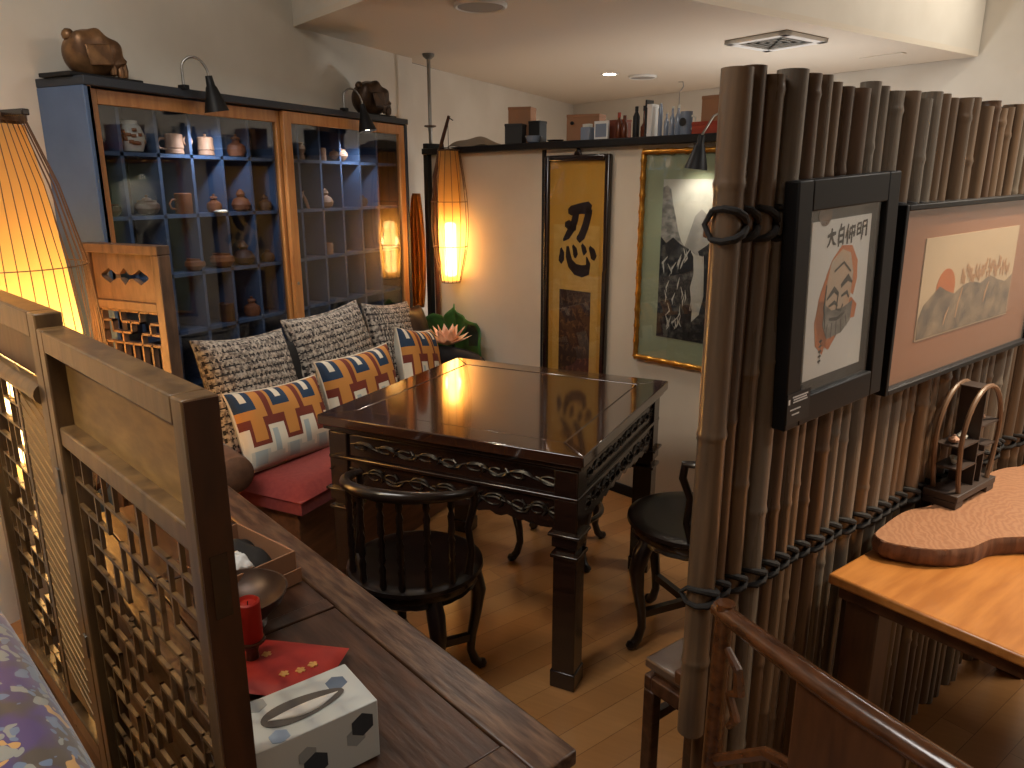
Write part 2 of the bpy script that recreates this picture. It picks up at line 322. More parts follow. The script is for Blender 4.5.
# ------------------------------------------------------------------ display cabinet
XF=-2.45; CB=-2.695; Y0=1.79; Y1=3.74; ZT=1.905
cab=thing('display_cabinet','blue display cabinet with orange pine sliding glass doors and gridded shelves','cabinet',(CB,Y0,0))
def cb(mb,name,m,par=None,**k): 
    o=mb.build(name,m,par or cab,**k); return o
D=XF-CB; L_=Y1-Y0
cb(MB().box(0,D,0,.03,.0,ZT-.03),'side_panel',blue_m,bevel=.003)
cb(MB().box(0,D,L_-.025,L_,.0,ZT-.03),'side_panel',bluet_m,bevel=.003)
cb(MB().box(0,.012,.03,L_-.025,.0,ZT-.03),'back_panel',mat('slate_back_board',(52,58,68),.6))
cb(MB().box(0,D+.008,0,L_,ZT-.03,ZT),'top_board',bluet_m,bevel=.003)
cb(MB().box(.012,D-.01,.03,L_-.025,0,.55),'base_board',bluet_m)
rows=[1.66,1.43,1.197,.962,.73]; ys=[1.956+.1575*i for i in range(11)]
for z in rows: cb(MB().box(.012,D-.065,.03,L_-.025,z-.007,z+.007),'shelf',blue_m)
for y in ys: cb(MB().box(.012,D-.065,y-Y0-.007,y-Y0+.007,.55,ZT-.03),'divider',blue_m)
def door(y0,y1,x,lab):
    w=.05; z0=.56; z1=ZT-.035
    f=MB().box(x,x+.022,y0,y0+w,z0,z1).box(x,x+.022,y1-w,y1,z0,z1).box(x,x+.022,y0+w,y1-w,z1-w,z1).box(x,x+.022,y0+w,y1-w,z0,z0+w)
    o=cb(f,'door',pine_m,bevel=.002)
    MB().box(x+.009,x+.013,y0+w-.004,y1-w+.004,z0+w-.004,z1-w+.004).build('glass_pane',pane_m,o)
    MB().lathe([(0,.0),(.008,.001),(.009,.003)],n=12).build('finger_hole',steel_m,o,loc=(x+.02,(y1-.02 if y0<.5 else y0+.022),1.1)).rotation_euler=(0,R(90),0)
door(.018,.985,D-.05,'') ; door(.955,L_-.03,D-.024,'')
cb(MB().box(D-.022,D,.015,.028,.55,ZT-.03),'edge_strip',pine_m)
# ---- pots in the cabinet: lathe pots of several kinds; (y, row, kind)
def pot_prof(kind,s=1):
    P={'jar':[(.02,0),(.034,.004),(.043,.03),(.044,.055),(.034,.085),(.024,.092),(.026,.102),(.02,.104)],
       'mug':[(.03,0),(.034,.003),(.031,.02),(.034,.024),(.031,.045),(.032,.07),(.027,.074),(.027,.066)],
       'round':[(.018,0),(.03,.004),(.038,.024),(.034,.045),(.018,.056),(.014,.06),(.016,.066),(.005,.07)],
       'bowl':[(.02,0),(.035,.008),(.046,.026),(.044,.042),(.034,.05),(.036,.056),(.03,.056)],
       'gourd':[(.02,0),(.036,.01),(.042,.03),(.032,.052),(.014,.062),(.02,.074),(.012,.088),(.003,.096)],
       'cylinder':[(.032,0),(.034,.004),(.034,.078),(.03,.082),(.028,.074)],
       'vase':[(.014,0),(.02,.005),(.014,.03),(.024,.055),(.02,.068),(.012,.075),(.016,.085)]}
    return [(r*s,z*s) for r,z in P[kind]]
def pot(y,row,kind,m,name,label,cat,s=1,spout=0,handle=0,lid=0,x=-2.55,ring=0):
    z=rows[row]+.0072
    t=thing(name,label,cat,(x,y,z),rnd.uniform(-.4,.4),'clay pots in the display cabinet')
    MB().lathe(pot_prof(kind,s),n=22).build('body',m,t)
    if spout: MB().tube([(.0,.028*s,.02*s),(.0,.05*s,.035*s),(.0,.062*s,.055*s)],[.012*s,.007*s,.005*s],n=8).build('spout',m,t)
    if handle: MB().tube([(0,-.03*s,.018*s),(0,-.055*s,.022*s),(0,-.062*s,.04*s),(0,-.05*s,.056*s),(0,-.03*s,.056*s)],.0045*s,n=8).build('handle',m,t)
    if lid: MB().lathe([(.02*s,0),(.015*s,.008*s),(.004*s,.011*s),(.007*s,.018*s),(.0,.021*s)],n=16).build('lid',m,t,loc=(0,0,pot_prof(kind,s)[-1][1]))
    if ring: MB().tube([(0,.016*math.cos(a)*s,.016*math.sin(a)*s) for a in [2*PI*i/14 for i in range(14)]],.004*s,n=6,closed=True).build('ring_handle',m,t,loc=(0,.052*s,.05*s))
    return t
def C3(i): return ys[0]+.1575*(i-.5)     # centre of column i (0 = leftmost)
v=pot(C3(1)-.005,0,'jar',porc_m,'porcelain_jar','white porcelain jar with brown floral painting in the top row of the cabinet','jar',1.1)
fl=MB()
for k in range(16):
    a=rnd.uniform(-1.2,1.2); z=rnd.uniform(.03,.08); fl.surf(lambda u,w,a=a,z=z:(.0495*math.cos(a+(u-.5)*.35),.0495*math.sin(a+(u-.5)*.35),z+(w-.5)*.012),2,1)
fl.build('floral_painting',orn_m,v,solid=.001)
pot(C3(2)+.03,0,'mug',clayl_m,'clay_teapot','pale banded clay teapot with upright ring handle beside the white jar','teapot',1.05,spout=0,handle=1,ring=1)
pot(C3(3)+.03,0,'mug',clayl_m,'clay_teapot','pale banded clay pot standing right under the black cabinet lamp','teapot',1.0,lid=1)
pot(C3(4)+.04,0,'round',clay_m,'clay_teapot','squat brown clay pot beside a dark box in the top row','teapot',1.05,lid=1)
pot(C3(0)+.03,1,'bowl',clayd_m,'clay_bowl','dim clay pot at the far left of the second cabinet row','pot',.8)
pot(C3(1)+.03,1,'bowl',clayd_m,'clay_bowl','dark ribbed clay bowl below the white porcelain jar','bowl',1.0,lid=1)
pot(C3(2)+.045,1,'cylinder',clay_m,'clay_pitcher','red brown cylindrical clay teapot in the second cabinet row','teapot',1.0,handle=1,spout=1)
pot(C3(3)+.045,1,'round',clay_m,'clay_teapot','orange clay teapot with ring handle on a pale stand','teapot',.85,spout=0,handle=0,ring=1,lid=1)
MB().lathe([(.025,0),(.03,.006),(.018,.012)],n=16).build('saucer',porc_m,loc=(-2.5,C3(3)+.03,rows[1]+.0075)); tag(C.objects[-1],'small white saucer under the orange ring handled teapot','saucer')
pot(C3(4)+.04,1,'gourd',clay_m,'clay_gourd_pot','round orange gourd shaped pot with a stem','pot',1.0)
pot(C3(5)+.03,1,'round',clayd_m,'clay_teapot','dim brown teapot close to the pine door stile, second row','teapot',.8,lid=1)
pot(C3(2)+.07,2,'bowl',clay_m,'clay_bowl','brown clay pot half hidden by the carved wooden panel, third row','pot',.9)
pot(C3(3)+.06,2,'bowl',clay_m,'clay_bowl','wide shallow brown clay bowl in the third cabinet row','bowl',1.1)
pot(C3(4)+.03,2,'gourd',clayd_m,'clay_gourd_pot','dark gourd pot with brown belly in the third row','pot',1.1)
pot(C3(5)+.02,2,'round',clayd_m,'clay_teapot','faint squat teapot beside the pine stile, third row','teapot',.8)
pot(C3(3)+.06,3,'cylinder',clayd_m,'clay_pitcher','dark cylindrical pot above the grey knit cushions, fourth row','pot',1.0)
pot(C3(4)+.05,3,'round',clay_m,'clay_teapot','brown teapot low down behind the knit pillow, fourth row','teapot',1.0,lid=1)
pot(C3(7)-.02,0,'vase',clayl_m,'clay_vase','small waisted clay vase, top row of the right hand door','vase',.95)
pot(C3(8)-.03,0,'cylinder',clayl_m,'clay_pitcher','pale clay cup beside the egg shaped pot','cup',.75)
pot(C3(9)-.05,0,'bowl',clayl_m,'clay_egg_pot','egg shaped cream clay pot lit by the right cabinet lamp','pot',1.05,lid=1)
pot(C3(8)-.02,1,'gourd',clayl_m,'clay_gourd_pot','pale gourd vase leaning behind the right glass door','vase',1.0)
pot(C3(10)-.03,1,'round',clayd_m,'clay_teapot','small brown teapot at the right of the second row','teapot',.9)
pot(C3(8)-.02,2,'mug',clayl_m,'clay_teapot','low clay pot with loop handle, third row behind the right door','teapot',.8,ring=1)
t=thing('clay_figurine','slender crossed clay figurine standing behind the right glass door','figurine',(-2.55,C3(7)-.02,rows[1]+.0072))
MB().tube([(0,.03,0),(0,.01,.04),(0,-.012,.08)],[.007,.009,.004],n=8).build('stem',clayl_m,t)
MB().tube([(0,-.025,.0),(0,-.02,.05),(0,.0,.085)],[.005,.006,.004],n=8).build('branch',clayl_m,t)
for i,(y,w,z0,h,lb) in enumerate(((C3(0),.1,0,.1,'dark box at the left end of the top cabinet row'),(C3(1)+.08,.1,0,.1,'dark box behind the white porcelain jar'),(C3(5)-.03,.11,0,.13,'dark speaker like box beside the squat brown pot'),(C3(7)+.06,.08,0,.07,'low dark box behind the pale vase'))):
    t=thing('storage_box',lb,'box',(-2.63,y,rows[0]+.0072),0,'dark boxes in the cabinet')
    MB().box(-.035,.03,-w/2,w/2,0,h).build('carton',carddk_m,t,bevel=.002)
    MB().lathe([(0,0),(.012,.002),(.014,0)],n=14).build('badge',grey_m,t,loc=(.031,0,h*.7)).rotation_euler=(0,R(90),0)

# ------------------------------------------------------------------ statues on the cabinet
def statue(y,s,m,label,rz):
    t=thing('bronze_figure',label,'sculpture',(-2.57,y,ZT),rz,'bronze figures on top of the cabinet')
    MB().box(-.08,.08,-.15,.14,0,.014).build('plinth',black_m,t,bevel=.003)
    n=48
    def body(u,v):
        a=2*PI*u; p=PI*(v-.5); r=Vector((math.cos(p)*math.cos(a)*.1,math.cos(p)*math.sin(a)*.118,math.sin(p)*.1))
        z=r.z+.1
        b=0
        for (cx,cy,cz,ra,h) in ((.5,-.75,.5,.33,.014),(.65,-.1,.66,.3,.014),(.5,.72,-.3,.3,.022),(.75,.5,-.55,.2,.018),(.8,.8,-.5,.2,.018),(.6,.5,.25,.4,.02),(.9,-.1,.1,.45,-.012),(.85,-.4,-.6,.35,-.008)):
            d=(Vector((cx,cy,cz)).normalized()-Vector((r.x/.1,r.y/.118,r.z/.1)).normalized()).length
            b+=h*math.exp(-(d/ra)**2)
        k=1+b/.1
        # head slopes to the right, flattened base
        return (r.x*k*s, (r.y*k)*s+.0*s, max(.0,(z*k-.012))*s*1.04*(1-.12*max(0,r.y/.118))+.0132)
    MB().surf(body,n,28).build('body',m,t)
    MB().lathe([(0,-.02),(.018,-.012),(.022,0),(.018,.012),(.01,.02),(0,.022)],n=14).build('ear',m,t,loc=(.0,-.095*s,.175*s))
    MB().lathe([(0,-.016),(.014,-.01),(.018,0),(.014,.01),(0,.016)],n=14).build('ear',m,t,loc=(.02,.02*s,.18*s))
    for k,(dy,dz) in enumerate(((.045,.055),(.08,.045),(.1,.05))):
        MB().lathe([(0,-.03),(.011,-.022),(.014,0),(.01,.022),(0,.03)],n=12).build('paw',m,t,loc=(.075*s,dy*s,dz*s))
    pl=MB().box(-.002,.006,-.05,.045,-.035,.035).build('relief_plaque',m,t,bevel=.004,loc=(.094*s,-.025*s,.1*s)); pl.rotation_euler=(R(8),R(-4),0)
statue(1.925,.80,bronze_m,'rounded bronze animal figure on the left end of the blue cabinet',0)
statue(3.56,.88,bronzed_m,'dark bronze figure on the right end of the blue cabinet, behind a lamp',0)

# ------------------------------------------------------------------ gooseneck lamps
def goose(name,label,base,path,headdir,scale=1,lit=True,clampz=0):
    t=thing(name,label,'lamp',base,0,'black cone spot lamps on curved steel necks')
    MB().tube(path,.0048*scale,n=10).build('gooseneck',steel_m,t)
    MB().box(-.018,.018,-.012,.012,-.004,.012).build('clamp',black_m,t,bevel=.002)
    e=Vector(path[-1]); d=Vector(headdir).normalized()
    o=MB().lathe([(.013,0),(.016,-.035),(.021,-.042),(.044,-.122),(.046,-.13),(.042,-.126),(.018,-.048),(.012,-.02),(.0,-.01)],n=24,cap=False).build('lamp_head',black_m,t,loc=e)
    o.rotation_mode='QUATERNION'; o.rotation_quaternion=Vector((0,0,-1)).rotation_difference(d)
    b=MB().lathe([(0,-.120),(.025,-.122),(.037,-.120),(.038,-.112)],n=20).build('bulb',led_m if lit else white_m,t,loc=e)
    b.rotation_mode='QUATERNION'; b.rotation_quaternion=Vector((0,0,-1)).rotation_difference(d)
    return t
def neck(dy0,h,dx,dy1,drop,n=12):
    pts=[(0,0,0),(0,0,h*.6)]
    for i in range(n+1):
        a=PI-PI*i/n; k=(1-math.cos(PI-a))/2
        pts.append((dx*k*1.0,dy1*k,h*.6+math.sin(a)*h*.4+(drop*(k**3))))
    return pts
goose('cabinet_lamp','black cone lamp on curved steel neck clamped over the left cabinet door',(-2.44,2.20,ZT),neck(0,.115,.06,.07,-.02),(.04,.16,-1))
goose('cabinet_lamp','glowing black cone lamp on curved steel neck over the right cabinet door',(-2.44,3.17,ZT),neck(0,.105,.05,.08,-.03),(.17,.05,-1))
def spot(name,loc,target,power,size,blend=.5,col=(1,.86,.68),rad=.03):
    l=bpy.data.lights.new(name,'SPOT'); l.energy=power; l.spot_size=R(size); l.spot_blend=blend; l.color=col; l.shadow_soft_size=rad
    o=bpy.data.objects.new(name,l); C.objects.link(o); o.location=loc; o.rotation_euler=(Vector(target)-Vector(loc)).to_track_quat('-Z','Y').to_euler(); return o
def point(name,loc,power,col,rad):
    l=bpy.data.lights.new(name,'POINT'); l.energy=power; l.color=col; l.shadow_soft_size=rad
    o=bpy.data.objects.new(name,l); C.objects.link(o); o.location=loc; return o
def area(name,loc,target,power,sx,sy,col=(1,.9,.78)):
    l=bpy.data.lights.new(name,'AREA'); l.energy=power; l.shape='RECTANGLE'; l.size=sx; l.size_y=sy; l.color=col
    o=bpy.data.objects.new(name,l); C.objects.link(o); o.location=loc; o.rotation_euler=(Vector(target)-Vector(loc)).to_track_quat('-Z','Y').to_euler(); return o

# ------------------------------------------------------------------ lanterns
def lantern(name,label,loc,shade,cage,z0,z1,tube,tm,nribs=18,ringz=(.33,.66),rr=.0018,capr=None,tilt=0):
    """shade/cage: list of (r,z); local z from floor"""
    t=thing(name,label,'lantern',loc)
    MB().lathe(shade,n=48).build('reed_shade',shade_m,t)
    # rings of reed: open ended so drop the caps
    o=C.objects[-1]; me=o.data
    import bmesh
    bm=bmesh.new(); bm.from_mesh(me); caps=[f for f in bm.faces if len(f.verts)>4]; bmesh.ops.delete(bm,geom=caps,context='FACES_ONLY'); bm.to_mesh(me); bm.free()
    def rc(z):
        for (a,b) in zip(cage,cage[1:]):
            if min(a[1],b[1])<=z<=max(a[1],b[1]): return a[0]+(b[0]-a[0])*(z-a[1])/(b[1]-a[1])
        return cage[0][0]
    cg=MB()
    for k in range(nribs):
        a=2*PI*k/nribs; cg.tube([(r*math.cos(a),r*math.sin(a),z) for r,z in cage],rr,n=5)
    for f in (0,)+tuple(ringz)+(1,):
        z=z0+(z1-z0)*f; r=rc(z); cg.tube([(r*math.cos(2*PI*i/40),r*math.sin(2*PI*i/40),z) for i in range(40)],rr*1.3,n=6,closed=True)
    cg.build('wire_cage',carve_m,t)
    r,za,zb=tube
    MB().lathe([(r*.6,za),(r,za+.01),(r,zb-.01),(r*.6,zb)],n=20).build('light_tube',tm,t)
    return t
def barrel(r0,rm,r1,z0,z1,pk,n=14):
    out=[]
    for i in range(n+1):
        u=i/n
        k=math.sin(PI/2*min(1,u/pk)) if u<pk else math.cos(PI/2*(u-pk)/(1-pk))
        e=(r0 if u<pk else r1); out.append((e+(rm-e)*k,z0+(z1-z0)*u))
    return out
l2=lantern('hanging_lantern','slender glowing reed lantern hanging in the corner beside the lotus ornament',(-2.25,3.85,0),
    barrel(.052,.066,.056,1.005,1.735,.4),barrel(.056,.108,.062,.995,1.74,.45),.995,1.74,(.034,1.03,1.34),tube_m,nribs=14,ringz=(.28,.62))
MB().lathe([(0,1.738),(.06,1.738),(.062,1.746),(.02,1.75),(0,1.76)],n=24).build('top_disc',dark_m,l2)
MB().tube([(0,0,1.75),(.0,0,1.90)],.0016,n=6).build('hanging_wire',black_m,l2)
t=thing('bamboo_lamp_pole','dark curved bamboo pole leaning behind the hanging lantern','pole',(-2.4,3.955,0))
MB().tube([(-.015,.02,0),(-.02,.02,.8),(-.02,.01,1.3),(-.01,0,1.6),(.06,-.02,1.8),(.12,-.04,1.93)],[.016,.015,.014,.013,.011,.009],n=10).build('pole',mat('dark_stained_bamboo',(60,32,20),.35,c2=(80,44,28),scale=14),t)
MB().tube([(.118,-.042,1.92),(.15,-.048,1.905)],.003,n=6).build('hook',black_m,t)
point('hanging_lantern_light',(-2.25,3.85,1.22),6,(1,.62,.28),.05)

l1=lantern('tall_lantern','large glowing woven reed lantern at the left edge behind the folding screen',(-2.305,1.36,0),
    [(.13,.62),(.16,.8),(.172,.98),(.168,1.12),(.152,1.32),(.128,1.55),(.10,1.715)],[(.18,.6),(.215,.8),(.232,.98),(.228,1.12),(.212,1.32),(.165,1.55),(.108,1.725)],.60,1.725,(.075,.72,1.20),tubeL_m,nribs=44,ringz=(.29,.64),rr=.0014)
MB().lathe([(.105,1.722),(.11,1.73),(.11,1.742),(.05,1.745),(.05,1.722)],n=36,cap=False).build('top_ring',carve_m,l1)
MB().box(-.12,.20,-.011,.011,1.732,1.749).build('hanger_bar',dark_m,l1,bevel=.003)
MB().lathe([(.16,0),(.17,.02),(.16,.04),(.03,.05),(.02,.60),(.17,.61),(.17,.63),(.02,.64)],n=30).build('lamp_base',dark_m,l1)
point('tall_lantern_light',(-2.305,1.36,1.0),4,(1,.68,.36),.08)

# ------------------------------------------------------------------ ochre cloth in the gap
def clothf(u,v):
    z=.80+ (1.50-.80)*v; w=.02+.06*math.sin(PI*min(1,(v*.9+.1)))**.7
    return (-.07+ (u-.5)*2*w+.02*v, .018*math.sin(u*22+v*3)-.01, z)
o=MB().surf(clothf,40,24).build('draped_cloth',cloth_m,solid=.004,loc=(-2.53,4.01,0),rz=PDA); tag(o,'ochre cloth hanging in the narrow gap beside the blue cabinet','cloth')
# ------------------------------------------------------------------ bench with red seat
bx=-1.77
bn=thing('corner_bench','low wooden bench with red cloth seat under the blue cabinet','bench',(-2.1,2.85,0))
def bl(mb,name,m,**k): return mb.build(name,m,bn,**k)
bl(MB().box(-.34,.31,-.92,.84,.0,.40),'bench_box',mat('bench_brown_wood',(88,54,32),.45,c2=(116,74,46),scale=6,stretch=(6,1,6),coat=.1),bevel=.004)
sc=MB().surf(lambda u,v:(-.34+.69*u,-.945+1.795*v,.45+.05*(1-(2*u-1)**14)*(1-(2*v-1)**30)+.003*math.sin(9*v)),24,40)
sc.box(-.34,.345,-.94,.845,.40,.4505)
bl(sc,'red_seat',red_m,bevel=0)
bl(MB().box(-.345,-.31,-.88,.84,.40,.60),'bench_back',black_m,bevel=.01)
# bolster roll at the near end
bo=thing('bolster_cushion','rolled brown bolster cushion with blue grey stripes at the near end of the red bench','cushion',(-2.06,1.87,.53),0)
M=MB()
prof=[(.0,-.16),(.045,-.158),(.066,-.145),(.07,-.11),(.07,.11),(.066,.145),(.045,.158),(0,.16)]
o=MB().lathe(prof,n=28).build('roll',bolst_m,bo); o.rotation_euler=(R(90),0,R(68))
o2=MB().lathe([(.0712,-.09),(.0714,-.055),(.0712,-.02)],n=28).build('stripe',chip_m,bo); o2.rotation_euler=(R(90),0,R(68))
me=o2.data
bo.location=(-2.06,1.84,.572)
# ---- pillows
def pillow(name,label,group,loc,w,h,th,lean,rz,mats,pat=None,knit=False,roll=0,nu=48,nv=32,slump=.1):
    """local x = width, local z = height; -y is the front. lean tips the top backwards"""
    t=thing(name,label,'cushion',loc,rz,group)
    def F(sgn):
        def fn(u,v):
            X=(2*u-1); Z=(2*v-1)
            e=max(0,(1-abs(X)**2.6))*max(0,(1-abs(Z)**2.6)); d=th*.5*e**.42
            pin=1-.07*(1-abs(Z)**3)*abs(X)**2; pin2=1-.09*(1-abs(X)**2)*(Z>0)*abs(Z)**2
            if knit and sgn<0: d+= .006*e**.3*abs(math.sin(u*PI*22))*abs(math.sin(v*PI*15))
            d+=.004*math.sin(7*X+3*Z)*e
            return (X*w/2*pin, sgn*d, (Z*h/2)*pin2 + h/2 - slump*w*.12*(X*X)*(Z>0)*0)
        return fn
    M=MB()
    if pat:
        rows_=len(pat); cols=len(pat[0])
        key={'B':0,'W':1,'O':2,'R':3,'L':4,'G':5}
        nu2=72; nv2=len(pat)*3
        def mf(i,j):
            r=rows_-1-int(j/3); c=int(i/72*36*1.0)%cols; return key[pat[r][c]]
        M.surf(F(-1),nu2,nv2,mf)
        M.m(5); M.surf(F(1),nu2//2,nv2//2)
    elif knit:
        def mf(i,j):
            a=abs(math.sin((i+.5)/nu*PI*22)); b=abs(math.sin((j+.5)/nv*PI*15)); return 1 if a*b<.16+.12*rnd.random() and rnd.random()<.8 else 0
        M.surf(F(-1),nu,nv,mf); M.m(0); M.surf(F(1),nu//2,nv//2)
    else:
        M.surf(F(-1),24,18); M.surf(F(1),24,18)
    o=M.build('cover',mats,t); o.rotation_euler=(lean,roll,0)
    if pat or knit:
        e=MB()
        pts=[F(0)(u,v) for u,v in [(i/12,0) for i in range(12)]+[(1,i/12) for i in range(12)]+[(1-i/12,1) for i in range(12)]+[(0,1-i/12) for i in range(12)]]
        e.tube(pts,.004 if pat else .006,n=6,closed=True); q=e.build('piping',mats[1] if pat else mats[0],t); q.rotation_euler=(lean,roll,0)
    return t
pat=["BBWWBBOOORRO","BBWWBBOOORRO","BBWWBBOOORRO","BBBBBBOOORRO","BBBBBBOOORRO","OOOOOOOOORRO","OOOOOOOOORRO","RRROOOORRRRR","RRROOOORRRRR","WWROOOORWWWW","WWROOOORWLLW","WWROOOORWLLW","WWRRRRRRWLLW","WWWWWWWWWLLW","WGLLLLGWWLLW","WGLLLLGGGGGG","GGLLLLGGGGGG","GGGGGGGGGGGG"]
PM=[pB,pW,pO,pR,pL,pG]
E_=R(90)     # pillows face +x (the table)
gk='chunky knit cushions leaning on the cabinet'; gp='patterned cushions in front of the knit ones'
pillow('knit_cushion','chunky cream and black knit cushion nearest the folding screen',gk,(-2.22,2.27,.49),.50,.48,.16,R(-20),E_,[knit_m,knitd_m],knit=True,nu=110,nv=76,roll=R(4))
pillow('knit_cushion','widest chunky knit cushion, in the middle beneath the pine door stiles',gk,(-2.24,2.86,.49),.55,.50,.16,R(-18),E_,[knit_m,knitd_m],knit=True,nu=110,nv=76,roll=R(-2))
pillow('knit_cushion','farthest knit cushion, beside the dark brown leather one',gk,(-2.26,3.32,.49),.42,.46,.15,R(-16),E_,[knit_m,knitd_m],knit=True,nu=90,nv=70,roll=R(6))
pillow('patterned_cushion','meander patterned cushion resting on the red seat, nearest the folding screen',gp,(-1.99,2.15,.50),.46,.31,.14,R(-22),E_-R(6),PM,pat=pat,roll=R(3))
pillow('patterned_cushion','meander patterned cushion in the middle, partly behind the table corner',gp,(-2.0,2.67,.50),.50,.33,.15,R(-16),E_-R(2),PM,pat=pat,roll=R(1))
pillow('patterned_cushion','meander patterned cushion farthest away, tilted on its corner',gp,(-1.99,3.12,.50),.40,.36,.14,R(-14),E_+R(6),PM,pat=pat,roll=R(12))
pillow('leather_cushion','dark brown leather cushion at the far end of the bench',None,(-2.28,3.52,.502),.28,.40,.16,R(-14),E_,[leather_m],roll=R(4))
pillow('grey_cushion','plain black cushion wedged between the two nearest knit cushions',None,(-2.34,2.52,.49),.40,.40,.1,R(-6),E_,[blackc_m])
# black curved bolster on the far end of the bench
ba=thing('black_bolster','black curved bolster cushion lying on the far end of the bench below the lotus','cushion',(-2.10,3.47,.502),PDA)
def bolf(u,v):
    a=R(12)+R(150)*u; cx,cy=.33*math.cos(a),.20*math.sin(a)-.06; e=(max(0,1-abs(2*u-1)**6))**.5
    p=2*PI*v; rr_=.045*e; hh2=.062*e
    return (cx+rr_*math.cos(p)*math.cos(a),cy+rr_*math.cos(p)*math.sin(a),.062+hh2*math.sin(p)*(1+.0*u)+ .03*e*(math.sin(p)>0)*math.sin(p))
MB().surf(bolf,40,16).build('padded_cover',blackc_m,ba)
M=MB(); M.tube([(.33*math.cos(R(12+150*i/30)),.20*math.sin(R(12+150*i/30))-.06,.155-.02*abs(i/15-1)**6) for i in range(2,29)],.0035,n=6); M.build('piping',blackc_m,ba)

# ------------------------------------------------------------------ lotus ornament
lo=thing('lotus_ornament','lotus ornament with pale pink flower on a tall green leaf','ornament',(-2.235,3.82,0),PDA)
leaf=[(-.33,.47),(-.34,.62),(-.30,.74),(-.2,.79),(-.1,.775),(-.035,.83),(0,.87),(.03,.82),(.1,.79),(.2,.775),(.235,.70),(.25,.55),(.23,.45),(0,.42)]
def leaffn(u,v):
    k=u*len(leaf); i=int(k)%len(leaf); f=k-int(k); a=leaf[i]; b=leaf[(i+1)%len(leaf)]
    x=a[0]+(b[0]-a[0])*f; z=a[1]+(b[1]-a[1])*f; cx,cz=-.03,.6
    r=v; return (cx+(x-cx)*r, -.10*(1-r*r)*-.35-.012*math.sin(u*2*PI*7)*r*r+.02, cz+(z-cz)*r)
M=MB(); M.surf(leaffn,84,10,lambda i,j:1 if (50<i<62 and 4<j<9) else 0); M.build('leaf',[greenl_m,greend_m],lo,solid=.006)
MB().tube([(-.03,.03,.62),(-.02,.04,.3),(0,.03,0)],.01,n=8).build('stem',greend_m,lo)
MB().lathe([(.09,0),(.1,.02),(.085,.2),(.06,.22)],n=24).build('pot',dark_m,lo)
fl=MB()
for (n,tilt,ln,ph) in ((9,R(74),.115,0),(8,R(48),.105,.3),(7,R(26),.09,.1),(5,R(8),.07,.4)):
    for k in range(n):
        a=2*PI*k/n+ph
        def pf(u,v,a=a,tilt=tilt,ln=ln):
            s=v; w=.026*math.sin(PI*min(1,s**.8*.97+.03))*(1.02-s*.25); x=(2*u-1)*w
            rad=.012+ln*s*math.sin(tilt); up=ln*s*math.cos(tilt)+.02*s*s
            return (rad*math.cos(a)-x*math.sin(a),(rad*math.sin(a)+x*math.cos(a)),up+.25*abs(x))
        fl.surf(pf,4,6)
o=fl.build('flower',pink_m,lo,solid=.0015,loc=(.10,-.115,.655))
o.scale=(1.15,1.15,1.15); 
MB().tube([(.10,-.115,.66),(.05,-.07,.55),(-.03,0,.4)],.006,n=8).build('flower_stem',greenl_m,lo)

# ------------------------------------------------------------------ square table
T=thing('square_table','large square black rosewood table with carved apron and polished top','table',(-1.167,2.38,0))
S=.48
def tb(mb,name,m,par=None,**k): return mb.build(name,m,par or T,**k)
tb(MB().box(-S+.1,S-.1,-S+.1,S-.1,.785,.7985),'centre_panel',top_m,bevel=.002)
M=MB()
for sx,sy,ln in ((0,-1,0),(0,1,0),(1,0,0),(-1,0,0)):
    if sy: a=[(-S,sy*S),(S,sy*S),(S-.098,sy*(S-.098)),(-S+.098,sy*(S-.098))]
    else: a=[(sx*S,-S),(sx*S,S),(sx*(S-.098),S-.098),(sx*(S-.098),-S+.098)]
    M.prism(a,.765,.80,'z')
tb(M,'top_frame',top_m,bevel=.0035)
def ringbox(h,z0,z1,M=None):
    M=M or MB(); return M.box(-h,h,-h,h,z0,z1)
M=MB(); ringbox(S-.012,.748,.766,M); ringbox(S-.028,.735,.75,M); ringbox(S-.035,.655,.737,M); ringbox(S-.022,.642,.656,M)
tb(M,'moulding',dark_m,bevel=.004)
